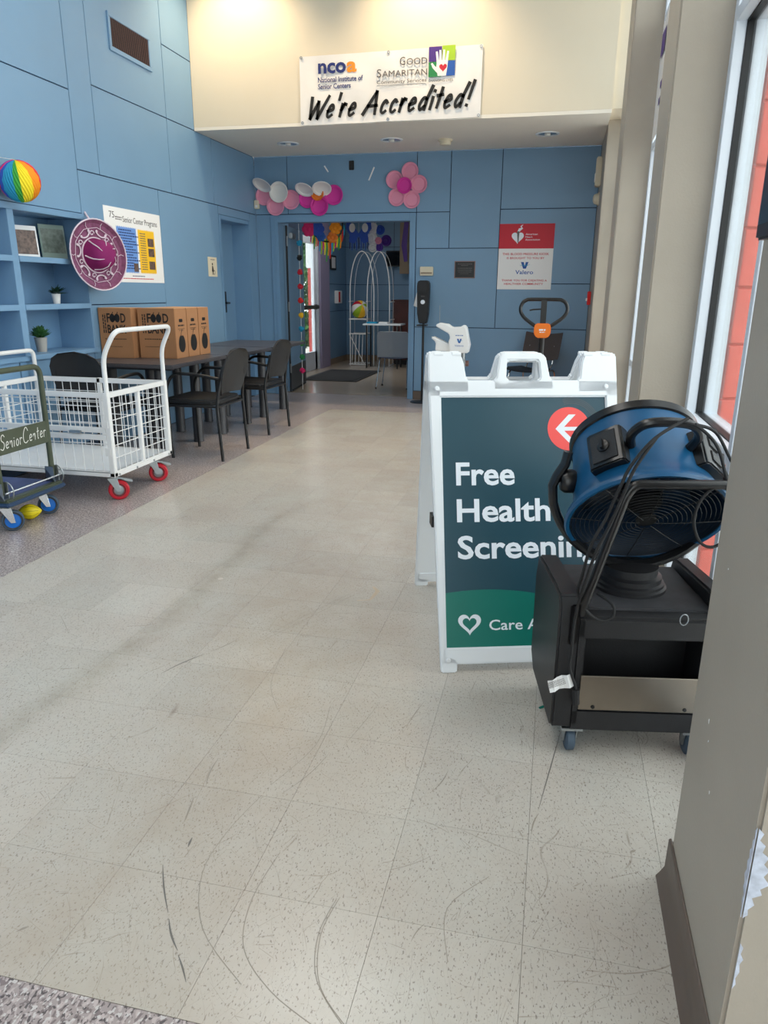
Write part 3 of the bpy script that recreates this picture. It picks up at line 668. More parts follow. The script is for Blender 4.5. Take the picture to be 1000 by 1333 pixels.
def drumbox(phi, name, m):
    X = DR @ MX.Rotation(-phi, 4, 'Z'); b = MB().poly([(-.052, .168), (.052, .168), (.050, .206), (.040, .213), (-.040, .213), (-.050, .206)], .115, X @ MX.Translation((0, 0, -.058)))
    return b.build(name, m, fa, bev=.004), X
b1, X1 = drumbox(math.radians(-40), 'switch_box', 'black_smooth')
B(-.036, .036, .213, .216, -.045, .045, X=X1).build('switch_plate', 'black_pl', b1, bev=.002)
kn = MB().lathe([(.017, 0), (.017, .004), (.014, .006), (0, .006)], X1 @ MX.Translation((0, .216, .0)) @ MX.Rotation(-PI/2, 4, 'X'), 20); kn.box(-.004, .004, .218, .234, -.014, .014, X=X1)
kn.build('rotary_knob', 'black_smooth', b1)
b2, X2 = drumbox(math.radians(46), 'outlet_box', 'black_smooth')
for z in (-.024, .024): B(-.026, .026, .212, .217, z-.018, z+.018, X=X2).build('socket', 'black_pl', b2, bev=.003)
B(.01, .042, .2135, .2142, .032, .05, X=X2).build('rating_label', 'paper', b2, smooth=False)
hp = [(math.sin(math.radians(d))*r, math.cos(math.radians(d))*r, .0) for d, r in ((-22, .175), (-20, .230), (-12, .264), (0, .268), (14, .264), (24, .230), (28, .175))]
MB().tube(smooth_path(hp, 5), .0125, 10, X=DR).build('carry_handle', 'black_smooth', fa)
yk = [(-.206, 0, .085), (-.212, 0, .05), (-.232, 0, .015), (-.243, 0, -.012)]+[(.246*math.cos(a), 0, .246*math.sin(a)) for a in [PI+PI*i/24 for i in range(2, 23)]]+[(.243, 0, -.012), (.232, 0, .015), (.212, 0, .05), (.206, 0, .085)]
MB().tube(yk, .0135, 10, X=CM, flat=1.5).build('yoke', 'black_metal', fa)
for s in (-1, 1):
    p = MB().lathe([(.030, 0), (.034, .008), (.034, .030), (.026, .042), (0, .045)], CM @ MX.Translation((s*.180, 0, .0)) @ MX.Rotation(s*PI/2, 4, 'Y'), 20)
    p.build('tilt_pivot', 'black_smooth', fa)
hoop = bend([(.028, -.010, .455), (.028, -.03, .50), (.098, -.045, .79), (.118, -.045, .822), (.35, -.045, .826), (.368, -.045, .79), (.40, -.03, .50), (.40, -.01, .455)], .03)
MB().tube(hoop, .0125, 12, X=F).build('push_handle', 'black_smooth', fa)
c1 = [(.235, -.02, .985), (.152, -.05, .94), (.099, -.06, .873), (.075, -.065, .814), (.05, -.062, .735), (.022, -.06, .667), (.008, -.05, .578), (.006, -.03, .523), (.032, -.028, .471), (.071, -.026, .442), (.103, -.026, .453), (.102, -.022, .486), (.07, .02, .50)]
MB().tube(smooth_path(c1, 6), .0042, 8, X=F).build('power_cord', 'rubber', fa)
c1b = [(.16, -.045, .945), (.108, -.064, .868), (.085, -.068, .80), (.06, -.067, .72), (.034, -.066, .65), (.018, -.055, .57), (.012, -.03, .50), (.008, -.012, .42), (.008, -.010, .34), (.008, -.012, .288), (.03, -.012, .224), (.032, -.012, .18)]
MB().tube(smooth_path(c1b, 6), .0042, 8, X=F).build('power_cord', 'rubber', fa)
MB().tube([(.028, -.012, .225), (.032, -.012, .180)], .011, 10, X=F).build('plug', 'rubber', fa)
c2 = [(.21, -.01, .975), (.261, -.02, .965), (.311, -.03, .918), (.339, -.04, .842), (.345, -.045, .825), (.308, -.05, .818), (.279, -.05, .781), (.272, -.05, .727), (.293, -.05, .678), (.323, -.05, .664), (.356, -.045, .68), (.40, -.03, .72)]
MB().tube(smooth_path(c2, 6), .004, 8, X=F).build('power_cord', 'rubber', fa)
c3 = [(.255, -.02, .97), (.31, -.01, .95), (.36, .0, .88), (.40, .0, .82)]
MB().tube(smooth_path(c3, 6), .0042, 8, X=F).build('power_cord', 'rubber', fa)
gw = [(0, 0, .003), (.012, .01, .004), (.02, .004, .012), (.03, .012, .004)]
solo(MB().tube(smooth_path([(p[0]+.035, p[1]+2.10, p[2]) for p in gw], 4), .004, 6), 'plastic_twig', 'green', 'small dark green plastic twig on the floor behind the black fan base', 'twig')
# ------------------------------------------------------------------ wall screen on the foreground column
tv = thing('wall_monitor', 'black flat monitor mounted on the near taupe column', 'monitor', (.32, 1.3, 1.37))
B(.312, .330, .99, 1.395, 1.362, 1.66).build('monitor_case', 'black_smooth', tv, bev=.004); B(.3105, .3125, 1.0, 1.385, 1.385, 1.65).build('screen_glass', 'screen', tv)
B(.329, XW, 1.15, 1.3, 1.42, 1.6).build('wall_bracket', 'black_metal', tv)

# ------------------------------------------------------------------ tables, chairs, boxes
def make_table(loc, label):
    t = thing('training_table', label, 'table', loc, 0, 'grey tables pushed end to end along the blue wall')
    X = T[t.name]; B(-.84, 0, 0, .955, .705, .735, X=X).build('tabletop', 'tabletop', t, bev=.006, seg=2)
    for y in (.19, .765):
        B(-.76, -.10, y-.025, y+.025, .675, .705, X=X).build('top_rail', 'tableleg', t, bev=.004)
        for x in (-.22, -.64):
            MB().lathe([(.044, .0), (.046, .004), (.042, .02), (.042, .675)], X @ MX.Translation((x, y, 0)), 20).build('leg', 'tableleg', t)
    return t
tb = make_table((-2.78, 5.0, 0), 'grey table nearest the white cart with brown boxes standing on its top')
copy_tree(tb, (-2.735, 5.96, 0), 0, 'middle grey table of the row with a black armchair at its long side')
copy_tree(tb, (-2.72, 6.93, 0), 0, 'far grey table of the row beside the open blue double door')
def make_chair(loc, rz, label):                        # seat faces local -x, origin on the floor under the seat
    c = thing('armchair', label, 'chair', loc, rz, 'black armchairs around the grey tables'); X = T[c.name]
    st = MB().poly([(-.24, -.215), (-.19, -.235), (.17, -.225), (.215, -.19), (.215, .19), (.17, .225), (-.19, .235), (-.24, .215)], .045, X @ MX.Translation((-.0, 0, .425)))
    st.build('seat', 'black_pl', c, bev=.014, seg=3)
    bk = MB(); n = 12; vs = []
    rows = [(.02, .175, .50), (.0, .205, .56), (0, .225, .66), (0, .220, .74), (0, .185, .80), (0, .12, .835), (0, .0, .85)]
    for sgn in (0, 1):
        for dx, hw, z in rows:
            for i in range(n+1):
                q = -1+2*i/n; y = hw*q; xx = .20+.09*(z-.5)/.35-.05*(1-q*q)*min(1, (hw+.1)/.2)+.05-.03+(.012 if sgn else 0); vs.append((xx, y, z))
    m = len(rows); fs = []
    for sgn in (0, 1):
        for j in range(m-1):
            for i in range(n): a = sgn*m*(n+1)+j*(n+1)+i; fs.append((a, a+1, a+n+2, a+n+1))
    k = m*(n+1)
    for i in range(n): fs.append((i, i+1, k+i+1, k+i))
    for j in range(m-1):
        for e in (0, n): a = j*(n+1)+e; fs.append((a, a+n+1, k+a+n+1, k+a))
    bk.add(vs, fs, X); bk.build('backrest', 'chairback', c)
    for s in (-1, 1):
        MB().tube(bend([(.245, s*.245, .0), (.215, s*.24, .44), (.262, s*.19, .72)], .06), .0125, 10, X=X).build('rear_leg', 'black_metal', c)
        MB().tube(bend([(-.19, s*.225, .0), (-.205, s*.235, .56), (-.13, s*.245, .665), (.05, s*.245, .665), (.245, s*.235, .63)], .09), .0125, 10, X=X).build('front_leg', 'black_metal', c)
        MB().tube([(-.195, s*.245, .42), (.22, s*.24, .42)], .010, 8, X=X).build('side_rail', 'black_metal', c)
    MB().tube([(.22, -.24, .42), (.22, .24, .42)], .010, 8, X=X).build('cross_rail', 'black_metal', c); MB().tube([(-.19, -.24, .41), (-.19, .24, .41)], .010, 8, X=X).build('cross_rail', 'black_metal', c)
    return c
ch = make_chair((-2.70, 5.335, 0), 0, 'black armchair beside the white mesh cart, back toward the aisle')
copy_tree(ch, (-2.745, 6.44, 0), math.radians(-2), 'black armchair at the middle grey table, farther from the white cart')
copy_tree(ch, (-3.33, 4.93, 0), math.radians(-92), 'black armchair at the table end, half hidden behind the white mesh cart')
def food_box(loc, rz, label, w=.33, side=True):
    b = thing('cardboard_box', label, 'box', loc, rz, 'food bank cartons on the grey table'); X = T[b.name]; d, h = .198, .395
    o = B(0, w, 0, d, 0, h, X=X).build('carton', 'cardboard', b, bev=.003)
    for a, e in ((.002, .098), (.101, .196)): B(.002, w-.002, a, e, h-.001, h+.003, X=X).build('flap', 'cardedge', o)
    FX = X @ frame((0, -.0006, 0), (1, 0, 0), (0, 0, 1))
    k = w/.33
    text('F', at(FX, .085*k, .285), .035*k, .07, 'ink_black', o, bold=.02)
    for q in (.142, .190):
        ap = MB().disk(.024, .0004, at(FX, q*k, .318), 18, rx=.034); ap.ribbon([(0, .03), (.008, .046)], .006, at(FX, q*k, .318))
        ap.build('apple_mark', 'ink_black', o, smooth=False)
    text('D', at(FX, .225*k, .285), .050*k, .07, 'ink_black', o, bold=.02)
    text('BANK', at(FX, .085*k, .200), .19*k, .065, 'ink_black', o, bold=.02)
    for q in (.035, .055): lines(FX @ MX.Translation((q*k+.015, .20, 0)) @ MX.Rotation(PI/2, 4, 'Z'), [(0, 0, .15, .010)], 'ink_black', o)
    lines(FX, [(.05*k, .150, .22*k, .006), (.05*k, .090, .17*k, .004)], 'ink_black', o)
    if side:
        SX = X @ frame((w+.0006, 0, 0), (0, 1, 0), (0, 0, 1))
        MB().poly([(-.03, -.007), (-.024, -.013), (.024, -.013), (.03, -.007), (.03, .007), (.024, .013), (-.024, .013), (-.03, .007)], .0005, at(SX, d/2, .30)).build('hand_hole', 'ink_black', o, smooth=False)
        lines(SX, [(.05, .255, .10, .012), (.045, .232, .11, .004), (.06, .220, .08, .004)], 'ink_black', o)
        ap = MB().poly([(.056*math.sin(t)*(1+.12*math.cos(t)), -.072*math.cos(t)-(.012*math.exp(-(t-PI)**2*8) if True else 0)) for t in [2*PI*i/36 for i in range(36)]], .0005, at(SX, d/2, .118))
        ap.ribbon([(-.012, .055), (-.004, .085), (.012, .11)], .008, at(SX, d/2, .118)); ap.build('apple_print', 'ink_black', o, smooth=False)
        pt = MB()
        for s in (-1, 1): pt.poly([(s*.012+.012*math.cos(t), .018+.042*math.sin(t)) for t in [2*PI*i/16 for i in range(16)]], .0003, at(SX, d/2, .104, .0005))
        pt.build('apple_hands', 'ink_black', o, smooth=False)
    return b
food_box((-3.335, 5.50, .735), 0, 'brown food bank carton at the front of the row of three')
food_box((-3.335, 5.705, .735), 0, 'brown food bank carton in the middle of the row of three')
food_box((-3.335, 5.91, .735), 0, 'brown food bank carton at the far end of the row of three')
food_box((-3.640, 5.42, .735), math.radians(3), 'brown food bank carton standing alone against the blue wall', .285, False)

# ------------------------------------------------------------------ built-in bookcase and what stands in it
bk = thing('bookcase', 'blue built-in bookcase with open shelves and cupboard doors in the wall', 'bookcase', (XL, 4.5, 0))
BD = -3.945
B(BD-.012, BD, 3.62, 5.355, .0, 1.80).build('back_board', 'blue_trim', bk)
for y0, y1 in ((3.60, 3.64), (4.52, 4.585), (5.335, 5.358)): B(BD, XL+.004, y0, y1, .0, 1.835).build('upright', 'blue_trim', bk, bev=.002)
B(BD, XL+.012, 3.60, 5.372, 1.79, 1.833).build('top_board', 'blue_trim', bk, bev=.003)
for a, b in ((3.64, 4.52), (4.585, 5.335)):
    for z in (1.49, 1.165):
        s_b = B(BD, XL-.002, a, b, z-.02, z).build('shelf', 'blue_trim', bk); B(XL-.004, XL+.008, a, b, z-.035, z+.004).build('shelf_lip', 'blue_trim', s_b, bev=.002)
B(BD, XL+.03, 3.60, 5.372, .785, .82).build('counter', 'blue_trim', bk, bev=.004)
for a, b in ((3.64, 4.10), (4.105, 4.45), (4.455, 4.90), (4.905, 5.335)): B(XL-.016, XL+.003, a+.003, b-.003, .09, .782).build('cupboard_door', 'blue_trim', bk, bev=.003)
B(BD, XL-.02, 3.62, 5.34, .0, .09).build('plinth', 'blue_joint', bk)
def stand_pic(name, label, y, z, w, h, m, frame_m, lean=.08, cat='picture'):
    p = thing(name, label, cat, (-3.80, y, z)); X = T[p.name] @ MX.Rotation(math.radians(-22), 4, 'Z') @ frame((0, 0, 0), (0, 1, 0), (-lean, 0, 1))
    B(-w/2, w/2, 0, h, -.012, 0, X=X).build('frame', frame_m, p, bev=.002)
    B(-w/2+.012, w/2-.012, h*.12 if m == 'photo' else .05, h*.86 if m == 'photo' else h-.03, 0, .001, X=X).build('picture', m, p, smooth=False)
    return p, X
p_, X_ = stand_pic('photo_book', 'white-edged photo book with a group picture standing on the top shelf', 4.86, 1.49, .215, .225, 'photo', 'paper', cat='book')
stand_pic('picture_frame', 'grey-green framed picture beside the photo book on the top shelf', 5.19, 1.49, .21, .255, 'photo_b', 'sage')
def plant(name, label, y, z, ph, pr0, pr1, potm, leafm, nl, ll, spread):
    p = thing(name, label, 'plant', (-3.79, y, z)); X = T[p.name]
    MB().lathe([(pr0, 0), (pr1, ph), (pr1-.004, ph), (pr1-.006, ph-.012), (0, ph-.012)], X, 20).build('pot', potm, p)
    for i in range(nl):
        a = random.uniform(0, 2*PI); e = random.uniform(.25, 1.3) if spread else random.uniform(.5, 1.4); L_ = ll*random.uniform(.7, 1.1)
        d = V((math.cos(a)*math.cos(e), math.sin(a)*math.cos(e), math.sin(e))); q = V((-math.sin(a), math.cos(a), 0)); u = d.cross(q); b = V((0, 0, ph-.01)); w = L_*.2
        MB().add([b, b+d*L_*.5+q*w+u*.006, b+d*L_-V((0, 0, L_*.12)), b+d*L_*.5-q*w+u*.006, b+d*L_*.5-u*.004], [(0, 1, 4), (1, 2, 4), (2, 3, 4), (3, 0, 4)], X).build('leaf', leafm, p, smooth=False)
plant('potted_plant', 'small dark succulent in a white pot on the middle shelf', 5.125, 1.165, .075, .024, .034, 'potwhite', 'leafdark', 26, .10, True)
plant('potted_plant', 'bushy green plant in a grey pot on the bookcase counter', 4.885, .82, .105, .034, .046, 'potgrey', 'leaf', 130, .11, False)

# ------------------------------------------------------------------ things on the left wall
vg = thing('return_air_grille', 'brown louvred air grille in a blue frame high on the wall', 'vent', (XL, 6.27, 3.25))
for a in ((5.955, 6.60, 3.35, 3.385), (5.955, 6.60, 3.11, 3.145), (5.955, 5.99, 3.145, 3.35), (6.565, 6.60, 3.145, 3.35)): B(XL, XL+.012, *a).build('frame', 'blue_trim', vg, bev=.003)
B(XL, XL+.002, 5.985, 6.57, 3.14, 3.355).build('duct_face', 'ink_black', vg)
for k in range(30):
    y = 5.995+k*.0195; B(-.0015, .0015, -.006, .006, 3.147, 3.349, X=MX.Translation((XL+.006, y, 0)) @ MX.Rotation(.6, 4, 'Z')).build('louver', 'bronze', vg, smooth=False)
# rainbow tissue ball
ba = thing('tissue_paper_ball', 'rainbow honeycomb tissue paper ball on the wall above the bookcase', 'decoration', (-3.515, 4.52, 1.952))
BX = T[ba.name] @ MX.Rotation(math.radians(20), 4, 'X') @ MX.Rotation(math.radians(8), 4, 'Y')
cs = ['rose', 'indigo', 'aqua', 'aqua', 'lgreen', 'lyellow', 'lyellow', 'lorange', 'lorange', 'lred', 'rose', 'violet', 'indigo', 'aqua', 'lgreen', 'lyellow', 'lorange', 'lred', 'rose', 'violet']
NS = len(cs)
for k in range(NS):
    a0 = 2*PI*k/NS-2.48; g = MB(); n1, n2 = 4, 14; vs = []
    for j in range(n2+1):
        t = PI*j/n2
        for i in range(n1+1):
            a = a0+2*PI/NS*i/n1; r = .130*(1-.05*((i+j) % 2)*math.sin(t)); vs.append((r*math.sin(t)*math.cos(a), r*math.sin(t)*math.sin(a), r*math.cos(t)))
    g.add(vs, [(j*(n1+1)+i, j*(n1+1)+i+1, (j+1)*(n1+1)+i+1, (j+1)*(n1+1)+i) for j in range(n2) for i in range(n1)], BX); g.build('paper_gore', cs[k], ba, smooth=False)
MB().tube([(XL, 4.52, 2.10), (-3.52, 4.52, 2.08)], .002, 5).build('hanging_thread', 'paper', ba)
# sombrero
so = thing('sombrero', 'plum sombrero with white braid trim hung at the bookcase end', 'hat', (-3.56, 5.34, 1.53))
sn = V((.955, -.29, .05)).normalized(); sr = V((0, 0, 1)).cross(sn).normalized(); sup = sn.cross(sr)
SX = frame((-3.545, 5.34, 1.53), sr, sup); RB = .262
MB().lathe([(RB, .028), (RB-.006, .036), (.235, .010), (.18, -.004), (.12, -.004), (.118, -.010), (.18, -.010), (.24, .002), (RB, .022)], SX, 48, close=True).build('brim', 'sombrero', so)
MB().lathe([(.128, -.006), (.120, .02), (.108, .08), (.090, .12), (.06, .138), (0, .142)], SX, 40).build('crown', 'sombrero_crown', so)
wv = MB().tube([((RB+.001*(i % 2))*math.cos(2*PI*i/96), (RB+.001*(i % 2))*math.sin(2*PI*i/96), .031+.004*(i % 2)) for i in range(96)], .0055, 6, True, X=SX); wv.build('brim_braid', 'lace', so)
MB().tube([(.129*math.cos(2*PI*i/48), .129*math.sin(2*PI*i/48), -.001) for i in range(48)], .006, 6, True, X=SX).build('crown_braid', 'lace', so)
em = MB()
def bz(r): return .002 if r < .18 else .002+(r-.18)*.28
for k in range(10):
    a = 2*PI*k/10
    em.tube([(r*math.cos(a+w), r*math.sin(a+w), bz(r)+.002) for r, w in ((.20, 0), (.225, .05), (.255, .0))], .0022, 5, X=SX)
    em.tube([(r*math.cos(a+w), r*math.sin(a+w), bz(r)+.002) for r, w in ((.20, 0), (.205, .18), (.198, .36), (.20, .628))], .0022, 5, X=SX)
for k in range(7):
    a = 2*PI*k/7+.3; pts = []
    for i in range(22):
        t = i/21; r = .168+.024*math.sin(t*9.5)*(1-t*.4); w = -.36+.72*t+.12*math.cos(t*9.5); pts.append((r*math.cos(a+w), r*math.sin(a+w), bz(r)+.004))
    em.tube(pts, .0054, 6, X=SX)
    c0 = .14*1.15; em.tube([(c0*math.cos(a+.5)+.022*math.cos(t)*(1-t/9), c0*math.sin(a+.5)+.022*math.sin(t)*(1-t/9), .005) for t in [i*.45 for i in range(15)]], .0036, 6, X=SX)
em.build('scroll_embroidery', 'lace', so)
ce_ = MB()
for k in range(6):
    a = PI/3*k+.4; ce_.tube([(r*math.cos(a+w), r*math.sin(a+w), z+.002) for r, w, z in ((.121, -.32, .018), (.115, -.18, .05), (.108, -.05, .082), (.090, .1, .121), (.06, .32, .139))], [.006, .0055, .005, .004, .002], 6, X=SX)
ce_.build('crown_embroidery', 'lace', so)
MB().tube([(XL, 5.40, 1.85), (-3.62, 5.38, 1.82), (-3.58, 5.36, 1.78)], .008, 6).build('hanging_cord', 'lace', so)
# programme poster
po = thing('wall_poster', 'white senior center programs poster with blue and yellow panels', 'poster', (XL, 6.1, 1.33))
o = B(XL, XL+.0025, 5.65, 6.54, 1.335, 1.930).build('poster_sheet', 'paper', po, smooth=False)
WX = frame((XL+.0028, 5.65, 1.335), (0, 1, 0), (0, 0, 1))
text('75', at(WX, .075, .510), .075, .050, 'ink_grey', o); text('Senior Center Programs', at(WX, .27, .488), .56, .048, 'ink_grey', o)
lines(WX, [(.16, .515, .10, .010), (.16, .50, .10, .008)], 'ink_grey', o)
def jag(x0, x1, y0, y1):
    p = []; n = 22
    for i in range(n+1): p.append((x0+(x1-x0)*i/n, y0+(.012 if i % 2 else 0)))
    p.append((x1+.006, (y0+y1)/2))
    for i in range(n, -1, -1): p.append((x0+(x1-x0)*i/n, y1-(.012 if i % 2 else 0)))
    return p
q = MB().poly(jag(.16, .46, .075, .455), .0004, WX).build('blue_panel', 'ink_sky', o, smooth=False); q2 = MB().poly(jag(.49, .76, .075, .450), .0004, WX).build('yellow_panel', 'ink_yellow', o, smooth=False)
lines(at(WX, 0, 0, .0006), [(.19, .42-.022*k, .20+.05*(k % 3), .010) for k in range(15)], 'ink_navy', q); lines(at(WX, 0, 0, .0006), [(.52, .41-.02*k, .09, .008) for k in range(16)], 'ink_grey', q2)
for z in (.31, .225, .115): B(.645, .745, z, z+.07, .0004, .0009, X=WX).build('programme_photo', 'photo', q2, smooth=False)
B(.385, .455, .09, .16, .0004, .0009, X=WX).build('programme_photo', 'photo', q, smooth=False)
lines(WX, [(.35, .05, .2, .007)], 'ink_navy', o); lines(WX, [(.2, .028, .50, .008)], 'ink_red', o)
# restroom sign
rs = thing('restroom_sign', 'small white sign with a dark figure beside the blue door', 'sign', (XL, 7.58, 1.41))
o = B(XL, XL+.005, 7.48, 7.69, 1.413, 1.612).build('sign_plate', 'ivory', rs, bev=.002); RX = frame((XL+.0054, 7.48, 1.413), (0, 1, 0), (0, 0, 1))
pg = MB().disk(.013, .0004, at(RX, .098, .128), 12); pg.poly([(.078, .052), (.088, .11), (.108, .11), (.128, .052)], .0004, RX); pg.box(.089, .097, .02, .055, 0, .0004, X=RX); pg.box(.104, .112, .02, .055, 0, .0004, X=RX); pg.ring(.018, .023, .0004, at(RX, .135, .045), 16)
pg.build('figure_mark', 'ink_black', o, smooth=False); lines(RX, [(.06, .17, .10, .008)], 'ink_grey', o)

# ------------------------------------------------------------------ white mesh cart
ct = thing('mesh_cart', 'white wire mesh cart with tall push handles and red caster wheels', 'cart', (-3.10, 4.20, 0)); 
CX0, CX1, CY0, CY1, CB, CT_ = -3.605, -2.58, 3.845, 4.553, .165, .685
dk = B(CX0, CX1, CY0, CY1, CB, CB+.03).build('deck', 'white_pt', ct, bev=.004)
B(CX0+.02, CX1-.02, CY0+.02, CY1-.02, CB+.028, CB+.034).build('deck_plate', 'white_pl', dk)
w_ = .034
for x in (CX0, CX1-w_):
    for y in (CY0, CY1-w_): B(x, x+w_, y, y+w_, CB, CT_).build('corner_post', 'white_pt', ct, bev=.003)
def rails(x0, x1, y0, y1, zs, h=.032):
    for z in zs: B(x0, x1, y0, y1, z, z+h).build('rail', 'white_pt', ct, bev=.003)
for x in (CX0+.004, CX1-.03):
    rails(x, x+.026, CY0+w_, CY1-w_, (CB+.002, CT_-.034)); ym = (CY0+CY1)/2; B(x, x+.026, ym-.014, ym+.014, CB+.03, CT_-.03).build('middle_post', 'white_pt', ct, bev=.003)
rails(CX0+w_, CX1-w_, CY1-.030, CY1-.004, (CB+.002, CT_-.034)); B((CX0+CX1)/2-.014, (CX0+CX1)/2+.014, CY1-.03, CY1-.004, CB, CT_).build('middle_post', 'white_pt', ct, bev=.003)
rails(CX0+w_, CX1-w_, CY0+.004, CY0+.030, (CB+.002, .395, .440, CT_-.034))
def wire(mb, a, b): mb.tube([a, b], .0028, 5)
def grid(name, P, nu, zs):                              # wires of one panel, each one a rod
    (a, b, z0, z1) = P; mb = MB()
    for k in range(1, nu):
        t = k/nu; p = V(a)*(1-t)+V(b)*t; wire(mb, (p.x, p.y, z0), (p.x, p.y, z1))
    for z in zs: wire(mb, (a[0], a[1], z), (b[0], b[1], z))
    o = mb.build(name, 'white_pt', ct); o['kind'] = 'stuff'; return o
zz = [CB+.035+k*.078 for k in range(1, 6)]
for x in (CX0+.017, CX1-.017): grid('end_mesh', ((x, CY0+.02, 0), (x, CY1-.02, 0), CB+.02, CT_-.02), 10, zz)
grid('back_mesh', ((CX0+.02, CY1-.017, 0), (CX1-.02, CY1-.017, 0), CB+.02, CT_-.02), 15, zz)
grid('side_mesh', ((CX0+.02, CY0+.017, 0), (CX1-.02, CY0+.017, 0), CB+.02, .41), 15, [.37])
grid('gate_mesh', ((CX0+.02, CY0+.017, 0), (CX1-.02, CY0+.017, 0), .45, CT_-.02), 15, [.50, .55, .60, .635])
lt = B(-2.86, -2.78, CY0-.012, CY0+.004, .435, .452).build('gate_latch', 'zinc', ct, bev=.003)
for z in (.47, .30): B(CX1-.05, CX1-.012, CY0-.004, CY0+.003, z, z+.05).build('gate_hinge', 'white_pt', ct, bev=.002)
for x, s in ((CX1-.012, 1), (CX0+.012, -1)):
    pts = bend([(x, CY0+.018, .30), (x, CY0+.018, .862), (x, CY1-.018, .862), (x, CY1-.018, .30)], .05) if s < 0 else bend([(x, CY0+.018, .30), (x, CY0+.018, .895), (x+s*.085, CY0+.028, 1.045), (x+s*.085, CY1-.028, 1.045), (x, CY1-.018, .895), (x, CY1-.018, .30)], .06)
    MB().tube(pts, .0145, 10).build('push_handle', 'white_pt', ct)
for y in (CY0+.05, CY0+.25, CY1-.25, CY1-.05): MB().lathe([(.008, 0), (.007, .004), (0, .005)], frame((CX1, y, CB+.012), (0, 1, 0), (0, 0, 1)), 8).build('bolt', 'zinc', ct)
def caster(root, x, y, top, R, wd, rz, wm, hubm, fm, brake=True):
    X = MX.Translation((x, y, 0)) @ MX.Rotation(rz, 4, 'Z'); off = -R*.55                   # wheel trails along local x
    k = MB().box(-.045, .045, -.04, .04, top-.006, top, X=X).lathe([(.028, top-.022), (.03, top-.006)], X, 16)
    for s in (-1, 1): k.poly([(-.03, top-.018), (.03, top-.018), (off+.012, R-.010), (off-.012, R-.010)], .004, X @ MX.Translation((0, s*(wd/2+.008)+.002, 0)) @ frame((0, 0, 0), (1, 0, 0), (0, 0, 1)))
    c = k.build('caster', fm, root, bev=.001, seg=1)
    hr = .74 if hubm == 'wheelblue' else .54; WX_ = X @ MX.Translation((off, 0, R)) @ MX.Rotation(PI/2, 4, 'X')
    MB().lathe([(R*(hr-.02), -wd/2), (R*.90, -wd/2), (R, -wd*.32), (R, wd*.32), (R*.90, wd/2), (R*(hr-.02), wd/2)], WX_, 28, close=True).build('tyre', wm, c)
    MB().lathe([(R*(hr-.04), -wd*.49), (R*(hr+.1), -wd*.515), (R*(hr+.1), wd*.515), (R*(hr-.04), wd*.49)], WX_, 24, close=True).build('tyre_core', 'black_smooth', c)
    MB().lathe([(0, -wd*.45), (R*.2, -wd*.48), (R*(hr-.08), -wd*.36), (R*hr, -wd*.5), (R*hr, wd*.5), (R*(hr-.08), wd*.36), (R*.2, wd*.48), (0, wd*.45)], WX_, 24).build('hub', hubm, c)
    MB().lathe([(0, -wd*.72), (.009, -wd*.70), (.009, wd*.70), (0, wd*.72)], WX_, 10).build('axle_nut', 'zinc', c)
    if brake: MB().poly([(off-.088, R*1.72), (off-.085, R*1.95), (off-.03, R*2.22), (.01, top-.008), (.01, top-.022), (off-.02, R*2.08), (off-.06, R*1.78)], .036, X @ MX.Translation((0, .018, 0)) @ frame((0, 0, 0), (1, 0, 0), (0, 0, 1))).build('brake_pedal', 'zinc', c, bev=.003)
for x, y, a in ((CX1-.075, CY0+.075, math.radians(215)), (CX1-.075, CY1-.15, math.radians(212))): caster(ct, x, y, CB, .064, .042, a, 'red_wheel', 'zinc', 'zinc')
for y in (CY0+.075, CY1-.09): caster(ct, CX0+.09, y, CB, .064, .042, 0, 'red_wheel', 'zinc', 'zinc', False)
# ------------------------------------------------------------------ platform truck
pt = thing('platform_truck', 'low blue platform truck with olive green handle lettered Senior Center', 'cart', (-3.12, 3.37, 0))
DX1_, DY0, DY1 = -2.755, 3.13, 3.615
B(-3.52, DX1_-.012, DY0+.012, DY1-.012, .155, .195).build('deck_frame', 'olive', pt, bev=.006)
B(-3.53, DX1_, DY0, DY1, .162, .184).build('bumper', 'deckbumper', pt, bev=.008, seg=3)
B(-3.50, DX1_-.05, DY0+.03, DY1-.03, .195, .201).build('deck_surface', 'deckblue', pt, bev=.002)
B(DX1_-.055, DX1_-.02, DY0+.02, DY1-.02, .195, .199).build('wear_strip', 'olive', pt)
HX = -2.80
hdl = bend([(HX-.015, DY0+.035, .22), (HX-.015, DY0+.03, .862), (HX-.015, DY1-.03, .862), (HX-.015, DY1-.035, .22)], .06)
MB().tube(hdl, .0155, 12).build('handle', 'olive', pt)
bo = B(HX-.012, HX-.004, DY0+.035, DY1-.035, .432, .556).build('name_board', 'olive', pt, bev=.002)
LXm = frame((HX-.0034, DY0+.045, .432), (0, 1, 0), (0, 0, 1))
GL = {'S': [[(.9, .85), (.6, 1.0), (.3, .85), (.35, .62), (.75, .45), (.8, .2), (.5, 0), (.1, .1)]], 'e': [[(.15, .28), (.7, .36), (.6, .55), (.35, .55), (.15, .3), (.35, .05), (.75, .12)]],
      'n': [[(.15, .55), (.18, .02), (.2, .35), (.45, .55), (.6, .45), (.65, .02)]], 'i': [[(.3, .5), (.3, .02)], [(.3, .68), (.31, .7)]], 'o': [[(.45, .55), (.2, .4), (.2, .12), (.45, 0), (.7, .15), (.68, .42), (.45, .55)]],
      'r': [[(.15, .55), (.18, .02)], [(.18, .3), (.4, .55), (.75, .5)]], 'C': [[(.85, .8), (.6, 1.05), (.3, .9), (.12, .5), (.2, .12), (.5, 0), (.85, .12)]], 't': [[(.42, .95), (.4, .15), (.5, .02), (.62, .08)], [(.15, .62), (.75, .66)]]}
mb = MB(); x = .012
